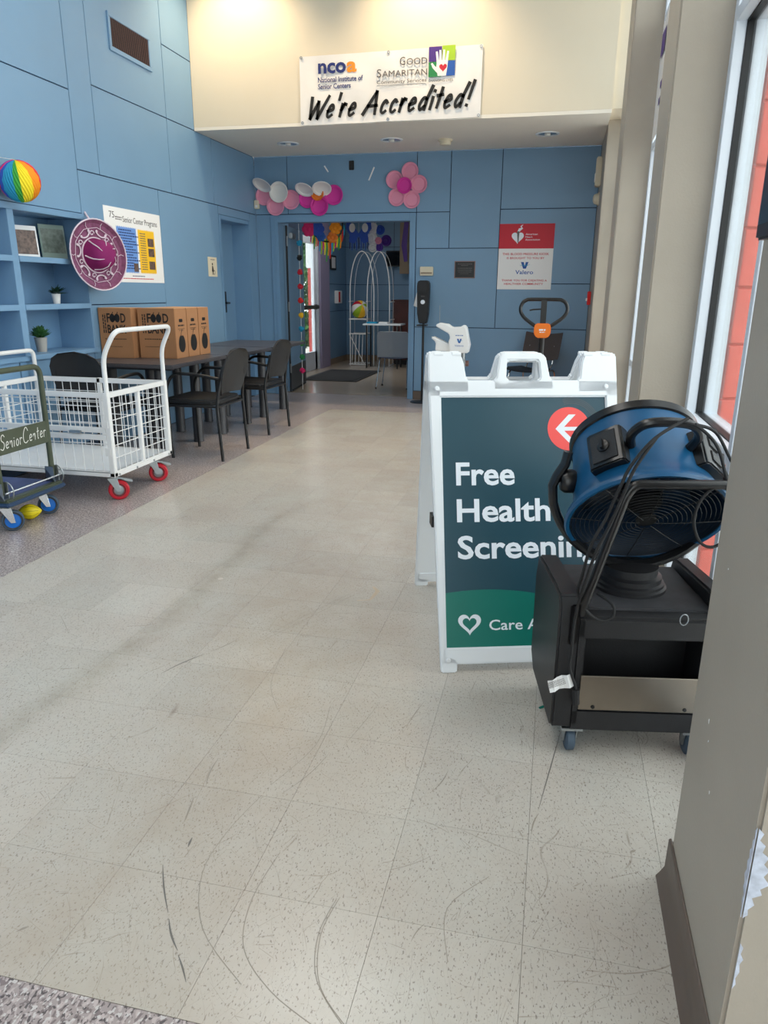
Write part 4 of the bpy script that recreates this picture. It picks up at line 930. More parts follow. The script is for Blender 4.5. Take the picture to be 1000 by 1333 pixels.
for chh in 'SeniorCenter':
    w = {'S': .040, 'C': .050, 'i': .016, 't': .026, 'r': .026}.get(chh, .031); hh = .080 if chh in 'SC' else .066
    for stp in GL[chh]: mb.ribbon([(p.x, p.y) for p in smooth_path([(x+a*w+b*.008, .026+b*hh*(1.0)+x*.03, 0) for a, b in stp], 4)], .0045, LXm)
    x += w*1.0
mb.build('hand_lettering', 'chalk', bo, smooth=False)
for y in (DY0+.035, DY1-.035):
    b_ = MB().box(HX-.045, HX+.012, y-.022, y-.018, .196, .29).box(HX-.045, HX+.012, y+.018, y+.022, .196, .29).box(HX-.045, HX+.012, y-.022, y+.022, .196, .200); hb_ = b_.build('hinge_bracket', 'zinc', pt, bev=.004)
    MB().tube([V((HX-.012, y+.026, .235))+V((.05*math.sin(t), 0, .055*math.cos(t))) for t in [PI*.05+PI*.8*i/12 for i in range(13)]], .004, 6).build('spring_arc', 'zinc', hb_)
MB().tube([(HX+.022, DY0+.02, .235), (HX+.022, DY1-.01, .235)], .0055, 8).build('release_rod', 'chrome', pt)
for x, y, a in ((-2.86, DY0+.09, math.radians(222)), (-2.88, DY1-.07, math.radians(212)), (-3.44, DY0+.08, 0), (-3.44, DY1-.08, 0)): caster(pt, x, y, .156, .058, .034, a, 'greyrubber', 'wheelblue', 'chrome', False)
# toy football under it
fb = thing('toy_football', 'yellow foam football on the floor under the blue platform truck', 'ball', (-2.875, 3.435, 0))
FX_ = MX.Translation((-2.885, 3.435, .046)) @ MX.Rotation(math.radians(38), 4, 'Z') @ MX.Rotation(PI/2, 4, 'Y')
pf = [(.045*math.cos(PI/2*t)**.8 if abs(t) < 1 else 0, .066*t) for t in [-1+i/10 for i in range(21)]]
o = MB().lathe(pf, FX_, 24).build('ball', 'yellow', fb)
gv = MB()
for k in range(10):
    a = 2*PI*k/10; gv.tube([((r+.0003)*math.cos(a), (r+.0003)*math.sin(a), h) for r, h in pf[3:18]], .0012, 4, X=FX_)
gv.build('groove_line', mat('dark_yellow_groove', (150, 130, 10), .6), fb)

# ------------------------------------------------------------------ vinyl banner on the bulkhead
bn = thing('vinyl_banner', 'white vinyl banner reading We are Accredited with two logos on the cream bulkhead', 'banner', (-1.672, 7.345, 2.79))
bx0, bx1, by0, by1 = -2.53, -.814, 2.793, 3.372; mb = MB(); nx, nz = 44, 14; vs = []
for sgn in (0, .002):
    for j in range(nz+1):
        for i in range(nx+1):
            u, v = i/nx, j/nz; wv = .004*math.sin(u*21+v*3)*math.sin(v*5+u*4)+.003*math.sin(u*9-v*7)
            vs.append((bx0+(bx1-bx0)*u, 7.347+wv+sgn, by0+(by1-by0)*v+.006*(u-.5)))
m = (nx+1)*(nz+1); fs = [(s*m+j*(nx+1)+i, s*m+j*(nx+1)+i+1, s*m+(j+1)*(nx+1)+i+1, s*m+(j+1)*(nx+1)+i) for s in (0, 1) for j in range(nz) for i in range(nx)]
mb.add(vs, fs); bs_ = mb.build('banner_sheet', 'vinyl', bn, ang=80)
BN = frame((bx0, 7.3385, by0), (1, 0, 0), (0, 0, 1))
for u in (.02, .858, 1.70):
    for v in (.018, .565): MB().ring(.006, .013, .002, at(BN, u, v, -.001), 16).build('grommet', 'zinc', bn)
text('nco', at(BN, .185, .428), .27, .118, 'ink_navy', bs_, bold=.03); text('a', at(BN, .462, .428), .095, .118, 'ink_orange', bs_, bold=.03)
text('National Institute of', at(BN, .182, .352), .435, .042, 'ink_navy', bs_, bold=.012); text('Senior Centers', at(BN, .182, .296), .318, .042, 'ink_navy', bs_, bold=.012)
text('G', at(BN, .965, .455), .05, .066, 'ink_grey', bs_); text('OOD', at(BN, 1.028, .455), .19, .052, 'ink_grey', bs_)
text('S', at(BN, .75, .367), .042, .066, 'ink_grey', bs_); text('AMARITAN', at(BN, .800, .367), .418, .050, 'ink_grey', bs_)
text('Community Services', at(BN, .75, .312), .465, .030, 'ink_grey', bs_)
MB().box(.75, 1.205, .296, .299, 0, .0004, X=BN).build('rule_line', 'ink_grey', bs_, smooth=False)
lx, ly, q = 1.232, .345, .118
for m_, a, b in (('ink_purple', 0, 1), ('ink_lime', 1, 1), ('ink_green', 0, 0), ('ink_blue', 1, 0)): MB().box(lx+a*(q+.004), lx+a*(q+.004)+q, ly+b*(q+.004)+.004*a, ly+b*(q+.004)+q+.004*a, 0, .0005, X=BN).build('logo_square', m_, bs_, bev=0, smooth=False)
hd = MB(); HX_ = at(BN, lx+q+.002, ly+.02, .0008)
hd.poly([(-.035, -.015), (.04, -.015), (.052, .06), (.055, .11), (-.045, .11), (-.05, .06)], .0003, HX_)
for xx_, yy_, aa in ((-.036, .10, .16), (-.012, .11, .05), (.015, .11, -.05), (.042, .10, -.16)):
    hd.ribbon([(xx_, yy_), (xx_-math.sin(aa)*.075, yy_+math.cos(aa)*.075)], [.024, .017], HX_)
hd.ribbon([(-.04, .03), (-.075, .06), (-.09, .085)], [.034, .024, .016], HX_); hd.build('logo_hand', 'vinyl', bs_, smooth=False)
MB().poly([(x, y) for x, y in heart(.07)], .0003, at(HX_, .012, .052, .0006)).build('logo_heart', 'ink_red', bs_, smooth=False)
text('CHANGING LIVES', at(BN, 1.232, .306), .225, .020, 'ink_grey', bs_)
# brush lettering, drawn stroke by stroke
GB = {'W': [[(0, 1), (.12, 0), (.42, .8), (.52, 0), (.95, 1.05)]], 'e': [[(.08, .28), (.6, .38), (.52, .58), (.28, .52), (.1, .22), (.25, .0), (.62, .12)]], "'": [[(.3, 1.1), (.2, .8)]],
      'r': [[(.15, .58), (.12, 0)], [(.13, .3), (.4, .58), (.62, .55)]], 'A': [[(0, 0), (.55, 1.05), (.72, 0)], [(.2, .38), (.74, .4)]], 'c': [[(.6, .48), (.4, .58), (.15, .4), (.12, .12), (.35, 0), (.62, .1)]],
      'd': [[(.62, .5), (.35, .55), (.12, .25), (.25, .0), (.55, .2)], [(.85, 1.08), (.62, .5), (.60, 0)]], 'i': [[(.25, .55), (.2, 0)], [(.32, .82), (.34, .86)]], 't': [[(.42, .95), (.28, .05)], [(.05, .6), (.65, .64)]], '!': [[(.42, 1.15), (.25, .35)], [(.18, .04), (.19, .07)]]}
mb = MB(); x = .075; wd = {'W': .165, 'e': .088, "'": .035, 'r': .078, 'A': .15, 'c': .085, 'd': .105, 'i': .045, 't': .075, '!': .06, ' ': .055}
for chh in "We're Accredited!":
    w = wd[chh]*1.06
    if chh != ' ':
        for stp in GB[chh]:
            p = [(x+a*w+b*.05, .048+b*.176+x*.03, 0) for a, b in stp]
            curved = chh in 'ecrd' and len(p) > 3; P_ = smooth_path(p, 5) if curved else [V(v) for v in p]
            if not curved and len(P_) > 2:
                for s0, s1 in zip(P_, P_[1:]): mb.ribbon([(s0.x, s0.y), ((s0.x+s1.x)/2, (s0.y+s1.y)/2), (s1.x, s1.y)], [.032, .030, .026], BN)
            else: mb.ribbon([(v.x, v.y) for v in P_], [.030-.007*i/len(P_) for i in range(len(P_))], BN)
    x += w
mb.build('brush_lettering', 'ink_black', bs_, smooth=False)
# ------------------------------------------------------------------ low ceiling fittings
for x, lb_ in ((-2.953, 'recessed downlight above the pink and white paper flower'), (-1.814, 'recessed downlight nearest the beige smoke detector'), (-.226, 'recessed downlight nearest the window columns')):
    d_ = thing('recessed_downlight', lb_, 'light', (x, 8.14, ZS), 0, 'downlights in the low ceiling'); X = T[d_.name]
    MB().lathe([(.118, -.001), (.116, -.008), (.098, -.010), (.096, -.001)], X, 32, close=True).build('trim_ring', 'white_pl', d_)
    MB().lathe([(.097, -.004), (.06, -.0008), (0, -.0006)], X, 28).build('reflector', 'chrome', d_); MB().lathe([(.03, -.001), (.028, -.022), (0, -.026)], X, 18).build('bulb', 'lamp_diff', d_)
sd = thing('smoke_detector', 'round beige smoke detector on the low ceiling', 'detector', (-1.265, 8.25, ZS)); X = T[sd.name]
MB().lathe([(.075, 0), (.072, -.02)], X, 28).build('base_ring', 'ivory', sd); MB().lathe([(.06, -.018), (.058, -.048), (.05, -.055), (0, -.056)], X, 28).build('sensor_cap', 'ivory', sd)
for x, y in FILLS:
    t = structure('trim_2'); B(x-.62, x+.62, y-.32, y+.32, 4.565, ZC).build('fill_frame', 'alu', t); B(x-.60, x+.60, y-.30, y+.30, 4.562, 4.566).build('fill_lens', 'lamp_diff', t)  # unseen housings added round the ceiling fill lights
for x, y in WASH:
    t = structure('trim_2'); MB().lathe([(.10, 0), (.10, -.02), (.085, -.02), (.085, 0)], MX.Translation((x, y, ZC)), 24, close=True).build('lamp_ring', 'white_pl', t)
# ------------------------------------------------------------------ paper plate flowers
def plate(root, x, z, r, m, y, tilt=0, spin=0, name='paper_plate'):
    X = MX.Translation((x, y, z)) @ MX.Rotation(PI/2, 4, 'X') @ MX.Rotation(spin, 4, 'Z') @ MX.Rotation(tilt, 4, 'X')
    return MB().lathe([(r, .015), (r*.96, .020), (r*.80, .014), (r*.74, .003), (r*.70, .0), (0, .0), (0, -.003), (r*.72, -.003), (r*.82, .010), (r*.97, .015)], X, 28, close=True).build(name, m, root)
f1 = thing('paper_plate_flower', 'half pink half white paper plate flower nearest the left corner', 'decoration', (-3.36, 8.83, 2.36))
plate(f1, -3.525, 2.355, .105, 'pink', 8.838); plate(f1, -3.382, 2.245, .112, 'pink', 8.834); plate(f1, -3.185, 2.309, .110, 'pink', 8.838)
plate(f1, -3.505, 2.475, .118, 'platewhite', 8.738, math.radians(58), math.radians(-14)); plate(f1, -3.325, 2.39, .118, 'platewhite', 8.800)
f2 = thing('paper_plate_flower', 'magenta and white paper plate flower with an orange center', 'decoration', (-2.83, 8.83, 2.33))
plate(f2, -2.984, 2.315, .104, 'magenta', 8.838); plate(f2, -2.833, 2.235, .112, 'magenta', 8.834); plate(f2, -2.655, 2.350, .112, 'magenta', 8.838)
plate(f2, -2.845, 2.365, .078, 'orange', 8.806); plate(f2, -2.985, 2.415, .112, 'platewhite', 8.745, math.radians(55), math.radians(-8)); plate(f2, -2.775, 2.42, .115, 'platewhite', 8.745, math.radians(55), math.radians(12))
f3 = thing('paper_plate_flower', 'five-petal pink paper plate flower with a magenta center right of the doorway', 'decoration', (-1.80, 8.83, 2.43))
for x, z in ((-1.749, 2.581), (-1.930, 2.497), (-1.900, 2.312), (-1.725, 2.285), (-1.645, 2.445)): plate(f3, x, z, .098, 'pink', 8.838)
plate(f3, -1.806, 2.43, .088, 'magenta', 8.802)
solo(B(-2.472, -2.412, 8.838, YB, 2.614, 2.713), 'wall_clip', 'black_pl', 'small black clip on the blue wall under the low ceiling', 'clip', bev=.004)
for (x0, z0, x1, z1), lb_ in (((-2.769, 2.664, -2.728, 2.606), 'short tape scrap left of the black clip above the doorway'), ((-2.175, 2.634, -2.235, 2.505), 'long tape scrap right of the black clip above the doorway')):
    solo(MB().ribbon([(x0, z0), (x1, z1)], .016, MX(((1, 0, 0, 0), (0, 0, -1, YB-.002), (0, 1, 0, 0), (0, 0, 0, 1)))), 'tape_scrap', 'paper', lb_, 'tape', smooth=False)
ms = thing('motion_sensor', 'cream motion sensor in the corner beside the paper plates', 'sensor', (-3.62, 8.83, 2.21))
o = B(-3.648, -3.59, 8.80, YB, 2.214, 2.309).build('sensor_body', 'ivory', ms, bev=.006); B(-3.635, -3.603, 8.797, 8.803, 2.225, 2.255).build('lens', 'paper', o, bev=.002)
# ------------------------------------------------------------------ heart association poster, plaque, switch
hp_ = thing('heart_poster', 'red and white blood pressure kiosk poster on the blue wall', 'poster', (-.40, YB, 1.31)); hx0, hz0 = -.706, 1.307
o = B(-.706, -.097, YB-.006, YB, 1.307, 2.012).build('poster_board', 'paper', hp_, smooth=False); HXm = frame((hx0, YB-.0064, hz0), (1, 0, 0), (0, 0, 1))
MB().box(0, .609, .442, .705, 0, .0004, X=HXm).build('red_band', 'ink_red', o, smooth=False); R2 = at(HXm, 0, 0, .0008)
he = MB().poly(heart(.135), .0003, at(R2, .205, .562)); he.ribbon([(.0, .05), (.02, .085), (.045, .095), (.03, .115), (.05, .13)], [.02, .03, .02, .014, .006], at(R2, .205, .562)); he.build('heart_emblem', 'ink_white', o, smooth=False)
MB().ribbon([(0, .05), (.004, -.06)], [.028, .008], at(R2, .208, .565, .0005)).build('torch_mark', 'ink_grey', o, smooth=False)
for k, s in enumerate(('American', 'Heart', 'Association')): text(s, at(R2, .292, .585-.029*k), (.132, .078, .160)[k], .020, 'ink_white', o)
text('THIS BLOOD PRESSURE KIOSK', at(HXm, .045, .372), .52, .024, 'ink_red', o, bold=.01); text('IS BROUGHT TO YOU BY', at(HXm, .095, .330), .42, .022, 'ink_red', o, bold=.01)
def vmark(root, X, s, z=0):
    v = MB().poly([(-.5*s, .42*s), (-.12*s, .42*s), (.02*s, -.15*s), (.14*s, .42*s), (.5*s, .42*s), (.2*s, -.42*s), (-.16*s, -.42*s)], .0004, X); v.build('v_emblem', 'ink_blue', root, smooth=False)
    MB().ribbon([(-.62*s, -.05*s), (-.2*s, .02*s), (.3*s, -.02*s), (.68*s, .12*s)], [.02*s, .07*s, .07*s, .02*s], at(X, 0, 0, .0008)).build('v_swoosh', 'ink_aqua' if 'ink_aqua' in M else 'aqua', root, smooth=False)
vmark(o, at(HXm, .30, .262), .085); text('Valero', at(HXm, .20, .168), .20, .042, 'ink_blue', o, bold=.015)
text('THANK YOU FOR CREATING A', at(HXm, .05, .088), .51, .022, 'ink_red', o, bold=.01); text('HEALTHIER COMMUNITY', at(HXm, .08, .050), .44, .022, 'ink_red', o, bold=.01)
pq = thing('wall_plaque', 'black engraved plaque with a silver edge on the blue wall', 'plaque', (-1.09, YB, 1.43))
B(-1.208, -.966, YB-.006, YB, 1.427, 1.617).build('plaque_border', 'bronze', pq, bev=.002); o = B(-1.198, -.976, YB-.008, YB-.004, 1.437, 1.607).build('plaque_face', 'black_smooth', pq)
lines(frame((-1.19, YB-.0086, 1.44), (1, 0, 0), (0, 0, 1)), [(.02, .14, .17, .008), (.06, .124, .08, .007), (.02, .095, .17, .007), (.025, .08, .16, .005), (.02, .066, .17, .005), (.03, .052, .15, .005), (.05, .035, .1, .005)], 'ink_grey', o)
sw = thing('thermostat', 'cream thermostat box on the blue wall above the black sanitizer dispenser', 'thermostat', (-1.53, YB, 1.45))
o = B(-1.611, -1.455, YB-.03, YB, 1.455, 1.555).build('thermostat_case', 'ivory', sw, bev=.006); B(-1.60, -1.466, YB-.032, YB-.028, 1.475, 1.492).build('thermostat_slot', 'beige', o)
# sanitizer stand
sn_ = thing('sanitizer_stand', 'black hand sanitizer dispenser on a floor pole by the doorway', 'dispenser', (-1.52, 8.62, 0)); X = T[sn_.name]
MB().lathe([(.14, 0), (.14, .008), (.03, .02), (0, .02)], X, 28).build('base', 'black_metal', sn_); MB().lathe([(.014, .02), (.014, 1.0)], X, 12).build('pole', 'black_metal', sn_)
bd_ = MB().poly([(-.065, .0), (-.072, .30), (-.068, .35), (-.05, .368), (.05, .368), (.068, .35), (.072, .30), (.065, .0), (.045, -.11), (-.045, -.11)], .10, X @ frame((0, -.025, 1.03), (1, 0, 0), (0, 0, 1)) @ MX.Translation((0, 0, -.05))).build('dispenser_body', 'black_pl', sn_, bev=.01)
B(-.06, .06, -.13, -.02, .895, .91, X=X).build('drip_tray', 'black_smooth', sn_, bev=.004)
MB().lathe([(.026, 0), (.022, .010), (0, .012)], X @ frame((0, -.076, 1.16), (1, 0, 0), (0, 0, 1)), 18).build('sensor_window', 'ink_white', bd_); B(-.06, .06, -.078, -.074, 1.245, 1.27, X=X).build('badge_strip', 'black_smooth', bd_); 
lines(X @ frame((-.02, -.0765, 1.22), (1, 0, 0), (0, 0, 1)), [(0, 0, .04, .008)], 'ink_grey', bd_)
sh_ = thing('paper_sheet', 'white paper sheet hanging behind the black sanitizer dispenser', 'paper', (-1.62, 8.70, 1.05))
MB().poly([(-.01, .28), (.05, .30), (.06, .02), (-.065, .065)], .002, frame((-1.60, 8.745, 1.05), (1, 0, 0), (0, 0, 1))).build('sheet', 'paper', sh_, smooth=False)
MB().tube([(-1.60, 8.745, 1.34), (-1.57, 8.72, 1.345)], .004, 5).build('sheet_clip', 'zinc', sh_)
# blood pressure arm unit
bpm = thing('blood_pressure_unit', 'white blood pressure arm unit with a blue V on a steel pole', 'machine', (-.96, 7.7, 0)); X = T[bpm.name]; K = X @ frame((0, -.06, 0), (1, 0, 0), (0, 0, 1))
o = MB().poly([(-.085, .68), (.10, .68), (.115, .76), (.075, .93), (.05, .958), (.01, .935), (-.07, .93), (-.115, .96), (-.20, .972), (-.235, .955), (-.235, .94), (-.15, .895), (-.10, .87), (-.085, .83), (-.10, .795)], .14, K).build('cuff_housing', 'white_pl', bpm, bev=.012)
MB().poly([(-.29, .825), (-.275, .838), (-.11, .77), (-.08, .77), (-.08, .69), (-.24, .69), (-.235, .78)], .12, X @ frame((0, -.05, 0), (1, 0, 0), (0, 0, 1))).build('arm_rest', 'white_pl', bpm, bev=.010)
vmark(o, at(K, .01, .80, .1405), .05); text('Valero', at(K, -.035, .745, .1405), .09, .018, 'ink_blue', o); lines(at(K, -.03, .85, .1405), [(0, 0, .08, .007)], 'ink_blue', o)
MB().lathe([(.022, .02), (.022, .70)], X @ MX.Translation((.03, 0, 0)), 14).build('pole', 'zinc', bpm); MB().lathe([(.20, 0), (.20, .015), (.04, .03), (0, .03)], X @ MX.Translation((.03, 0, 0)), 28).build('base', 'zinc', bpm)
cl_ = B(-.0, .06, -.04, .04, .52, .60, X=X).build('clamp', 'zinc', bpm, bev=.006); MB().lathe([(.028, 0), (.03, .03), (0, .034)], X @ MX.Translation((.06, 0, .56)) @ MX.Rotation(PI/2, 4, 'Y'), 14).build('clamp_knob', 'bronze', cl_)
MB().tube([(-.225, -.0, .955), (-.228, .0, 1.14)], .003, 6, X=X).build('thin_rod', 'zinc', bpm)
# pallet jack
pj = thing('pallet_jack', 'pallet jack with a black loop handle and orange control block', 'pallet jack', (-.13, 7.30, 0)); X = T[pj.name]
lp_ = [(.02, .945), (.05, .955), (.16, 1.03), (.205, 1.08), (.218, 1.13), (.20, 1.18), (.165, 1.205), (.12, 1.212), (-.12, 1.212), (-.165, 1.205), (-.20, 1.18), (-.218, 1.13), (-.205, 1.08), (-.16, 1.03), (-.05, .955), (-.02, .945)]
MB().tube(smooth_path([(x, (1.2-z)*-.15, z) for x, z in lp_], 3), .017, 10, X=X).build('loop_handle', 'black_smooth', pj)
B(-.027, .027, -.035, .01, .96, 1.21, X=X).build('handle_stem', 'black_smooth', pj, bev=.006)
MB().tube([(-.02, -.03, 1.125), (-.10, -.05, 1.12), (-.13, -.05, 1.112)], .007, 8, X=X).build('release_lever', 'black_smooth', pj)
o = MB().poly([(-.078, .90), (-.078, .97), (-.06, .995), (.06, .995), (.078, .97), (.078, .90), (.05, .862), (-.05, .862)], .08, X @ frame((0, -.01, 0), (1, 0, 0), (0, 0, 1))).build('control_block', 'orange', pj, bev=.008)
lines(X @ frame((-.03, -.0915, .93), (1, 0, 0), (0, 0, 1)), [(0, 0, .06, .014), (.005, -.018, .05, .008)], 'ink_white', o)
MB().tube([(0, -.04, .88), (0, .02, .22)], .026, 12, X=X).build('tiller_shaft', 'black_metal', pj); B(-.12, .12, -.07, .12, .10, .26, X=X).build('pump_body', 'orange', pj, bev=.015)
for s in (-1, 1):
    B(s*.19-.08, s*.19+.08, .10, 1.15, .07, .10, X=X).build('fork', 'orange', pj, bev=.006); MB().lathe([(.085, -.025), (.09, -.02), (.09, .02), (.085, .025)], X @ MX.Translation((s*.06, -.02, .09)) @ MX.Rotation(PI/2, 4, 'Y'), 22).build('wheel', 'black_pl', pj)
B(-.27, .27, .10, .16, .09, .24, X=X).build('fork_bridge', 'orange', pj, bev=.008)
# shell chair
scx = thing('shell_chair', 'dark brown shell chair with chrome legs against the wall behind the pallet jack', 'chair', (-.235, 8.40, 0), math.radians(66)); X = T[scx.name]
sb_ = []; 
def shell(pr, hw, m_, nm):
    n = 8; vs = []
    for th_ in (0, .008):
        for x, z in pr:
            for i in range(n+1): q = -1+2*i/n; vs.append((x+th_, q*hw, z-.02*(1-q*q)+th_))
    m = len(pr); fs = [(s*m*(n+1)+j*(n+1)+i, s*m*(n+1)+j*(n+1)+i+1, s*m*(n+1)+(j+1)*(n+1)+i+1, s*m*(n+1)+(j+1)*(n+1)+i) for s in (0, 1) for j in range(m-1) for i in range(n)]
    return MB().add(vs, fs, X).build(nm, m_, scx)
shell([(-.23, .455), (-.18, .475), (0, .465), (.15, .46)], .21, 'black_pl', 'seat'); shell([(.16, .56), (.19, .62), (.22, .72), (.245, .80), (.255, .84)], .225, 'brownpl', 'backrest')
for s in (-1, 1):
    MB().tube(bend([(-.24, s*.22, 0), (-.17, s*.19, .44), (.17, s*.19, .44), (.25, s*.22, 0)], .05), .010, 8, X=X).build('leg', 'chrome', scx); MB().tube([(.12, s*.15, .44), (.19, s*.15, .50), (.225, s*.15, .70)], .009, 8, X=X).build('back_support', 'chrome', scx)
# alarm devices on the short end wall
als = thing('alarm_strobe', 'white wall alarm box under the low ceiling at the window end', 'alarm', (XW, 8.5, 2.34)); o = B(XW-.055, XW, 8.42, 8.58, 2.335, 2.61).build('strobe_case', 'ivory', als, bev=.008); B(XW-.062, XW-.05, 8.45, 8.55, 2.38, 2.46).build('strobe_lens', 'lamp_diff', o, bev=.003)
hs_ = thing('wall_sounder', 'round cream wall sounder below the white alarm box', 'alarm', (XW, 8.5, 2.21)); MB().lathe([(.055, 0), (.055, .025), (.045, .05), (.02, .062), (0, .062)], frame((XW, 8.5, 2.215), (0, -1, 0), (0, 0, 1)), 24).build('sounder_dome', 'ivory', hs_)
MB().lathe([(.065, 0), (.065, .01)], frame((XW, 8.5, 2.215), (0, -1, 0), (0, 0, 1)), 24).build('back_plate', 'cream', hs_)
fp = thing('fire_pull_station', 'small red fire alarm pull station on the end wall', 'alarm', (XW, 8.45, 1.15)); o = B(XW-.035, XW, 8.40, 8.50, 1.15, 1.29).build('station_case', 'lred', fp, bev=.005); B(XW-.05, XW-.03, 8.42, 8.48, 1.19, 1.22).build('pull_handle', 'paper', o, bev=.003)
# banner hanging inside the far window
hw_ = thing('window_banner', 'narrow white window banner with purple lettering between the columns', 'banner', (.507, 5.1, 2.2))
o = MB().add([(.506+.004*math.sin(7*i/12), 3.62+1.78*i/12, z) for z in (2.20, 2.86) for i in range(13)], [(i, i+1, 14+i, 13+i) for i in range(12)]).build('banner_sheet', 'vinyl', hw_)
lines(frame((.5005, 5.36, 2.6), (0, -1, 0), (0, 0, 1)), [(.05, .05, 1.5, .13), (.2, -.15, 1.3, .04), (.2, -.24, 1.2, .04)], 'ink_purple', o)
for y in (3.7, 5.3): MB().tube([(.507, y, 2.85), (.512, y, 2.90)], .003, 5).build('hanging_tie', 'zinc', hw_)

# ------------------------------------------------------------------ things in the back room
dm = thing('door_mat', 'black floor mat inside the double doorway', 'mat', (-3.25, 11.1, 0)); B(-3.68, -2.80, 10.34, 11.92, 0, .008).build('mat_border', 'rubber', dm, bev=.003); B(-3.62, -2.86, 10.40, 11.86, .006, .011).build('mat_pile', 'mat', dm)
ga = thing('pompom_garland', 'string of coloured paper pompoms hanging beside the open blue door', 'garland', (-3.225, 9.2, 2.05))
MB().tube([(-3.23, 9.2, 2.78), (-3.228, 9.2, .02)], .003, 5).build('string', 'paper', ga)
for z, c in ((1.849, 'aqua'), (1.675, 'ink_black'), (1.501, 'ink_red'), (1.328, 'ink_red'), (1.156, 'lred'), (.972, 'ink_yellow'), (.802, 'aqua'), (.62, 'lgreen'), (.443, 'ink_green'), (.268, 'rose')):
    mb = MB(); R_0 = .039
    mb.sphere((-3.226, 9.2, z), R_0*.8, 14)
    for i in range(26):
        a = random.uniform(0, 2*PI); b = math.acos(random.uniform(-1, 1)); d = V((math.sin(b)*math.cos(a), math.sin(b)*math.sin(a), math.cos(b))); mb.sphere(V((-3.226, 9.2, z))+d*R_0*.72, R_0*.34, 6)
    mb.build('pompom', c, ga)
hd_ = thing('ribbon_hoop', 'colourful hoop with blue and orange flowers and ribbon fringe over the doorway', 'decoration', (-2.93, 9.35, 1.9))
MB().tube([(-2.90+.20*math.cos(t), 9.35, 2.06+.19*math.sin(t)) for t in [2*PI*i/36 for i in range(36)]], .012, 8, True).build('hoop', 'black_smooth', hd_)
for k in range(20):
    x = -3.12+.023*k; c = ('rose', 'lyellow', 'lgreen', 'lorange', 'lred', 'aqua', 'ink_lime')[k % 7]; zt = 2.06-.19*math.sqrt(max(.02, 1-((x+2.90)/.205)**2)); L_ = .10+.10*random.random()+.06*(k in (9, 10, 11))
    MB().ribbon([(0, 0), (.006, -L_/2), (-.004, -L_)], [.022, .02, .014], frame((x, 9.345, zt+.02), (1, 0, 0), (0, 0, 1))).build('ribbon', c, hd_, smooth=False)
for x, z, c, r in ((-3.02, 2.02, 'indigo', .085), (-2.98, 1.93, 'ink_blue', .06), (-2.79, 2.03, 'lorange', .08), (-2.83, 1.92, 'orange', .07), (-3.14, 2.02, 'rose', .09)):
    mb = MB()
    for i in range(6): a = 2*PI*i/6; mb.sphere((x+r*.55*math.cos(a), 9.33, z+r*.55*math.sin(a)), r*.5, 10, (1, .35, 1))
    mb.sphere((x, 9.32, z), r*.35, 10, (1, .5, 1)); mb.build('paper_flower', c, hd_)
bf = thing('paper_butterfly', 'blue and white paper butterfly with fringe hanging past the doorway head', 'decoration', (-2.55, 9.6, 1.9))
for s in (-1, 1):
    MB().poly([(0, -.02), (s*.08, .10), (s*.16, .13), (s*.17, .04), (s*.12, -.03), (s*.13, -.12), (s*.06, -.14), (0, -.05)], .006, frame((-2.56, 9.6, 2.0), (1, 0, 0), (0, 0, 1))).build('wing', 'indigo', bf, smooth=False)
    MB().poly([(s*(.085+.04*math.cos(t)), .05+.055*math.sin(t)) for t in [2*PI*i/16 for i in range(16)]], .003, frame((-2.56, 9.596, 2.0), (1, 0, 0), (0, 0, 1))).build('wing_spot', 'platewhite', bf, smooth=False)
for k in range(9): MB().ribbon([(0, 0), (.004, -.07), (0, -.13)], [.018, .016, .01], frame((-2.68+.03*k, 9.597, 1.93-.02*(k % 2)), (1, 0, 0), (0, 0, 1))).build('ribbon', 'indigo' if k % 2 else 'ink_navy', bf, smooth=False)
MB().tube([(-2.56, 9.603, 2.0), (-2.56, 9.603, 2.8)], .002, 4).build('string', 'paper', bf)
pb = thing('paper_rosette', 'white and purple paper rosettes hanging in a column', 'decoration', (-2.36, 9.7, 1.95))
for x, z, c, r in ((-2.40, 2.05, 'platewhite', .07), (-2.41, 1.93, 'platewhite', .075), (-2.40, 1.82, 'platewhite', .06), (-2.30, 2.03, 'indigo', .06), (-2.32, 1.90, 'pink', .045), (-2.31, 1.82, 'violet', .05), (-2.22, 1.90, 'ink_purple', .07)):
    MB().lathe([(0, 0), (r*.3, .012), (r*.5, .0), (r*.75, .012), (r, .0), (r, -.004), (0, -.004)], frame((x, 9.7-(.02 if c == 'pink' else 0), z), (1, 0, 0), (0, 0, 1)), 18).build('rosette', c, pb)
MB().tube([(-2.36, 9.705, 1.85), (-2.36, 9.705, 2.8)], .002, 4).build('string', 'paper', pb)
ra_ = thing('wire_arch_stand', 'tall white wire stand with twin pointed arches in the back room', 'rack', (-3.35, 12.9, 0))
def arch(x0, x1, y, zs, zt): 
    xm = (x0+x1)/2; h = zt-zs; pts = [(x0, y, 0), (x0, y, zs)]+[(xm-(xm-x0)*math.cos(t)**1.0, y, zs+h*math.sin(t)) for t in [PI/2*i/8 for i in range(1, 9)]]
    return pts+[(2*xm-p[0], p[1], p[2]) for p in pts[::-1][1:]]
for y in (12.75, 13.05):
    for x0, x1 in ((-3.56, -3.13), (-3.25, -2.85)): MB().tube(arch(x0, x1, y, 1.22, 1.93), .009 if y < 13 else .004, 7).build('arch_rod', 'white_pt', ra_)
for z in (.02, .55, .80): 
    for y in (12.75, 13.05): MB().tube([(-3.58, y, z), (-3.27, y, z)], .010, 6).build('cross_rod', 'white_pt', ra_)
for x in (-3.58, -3.27, -2.83):
    for z in (.02, .80, 1.1): MB().tube([(x, 12.75, z), (x, 13.05, z)], .008, 6).build('cross_rod', 'white_pt', ra_)
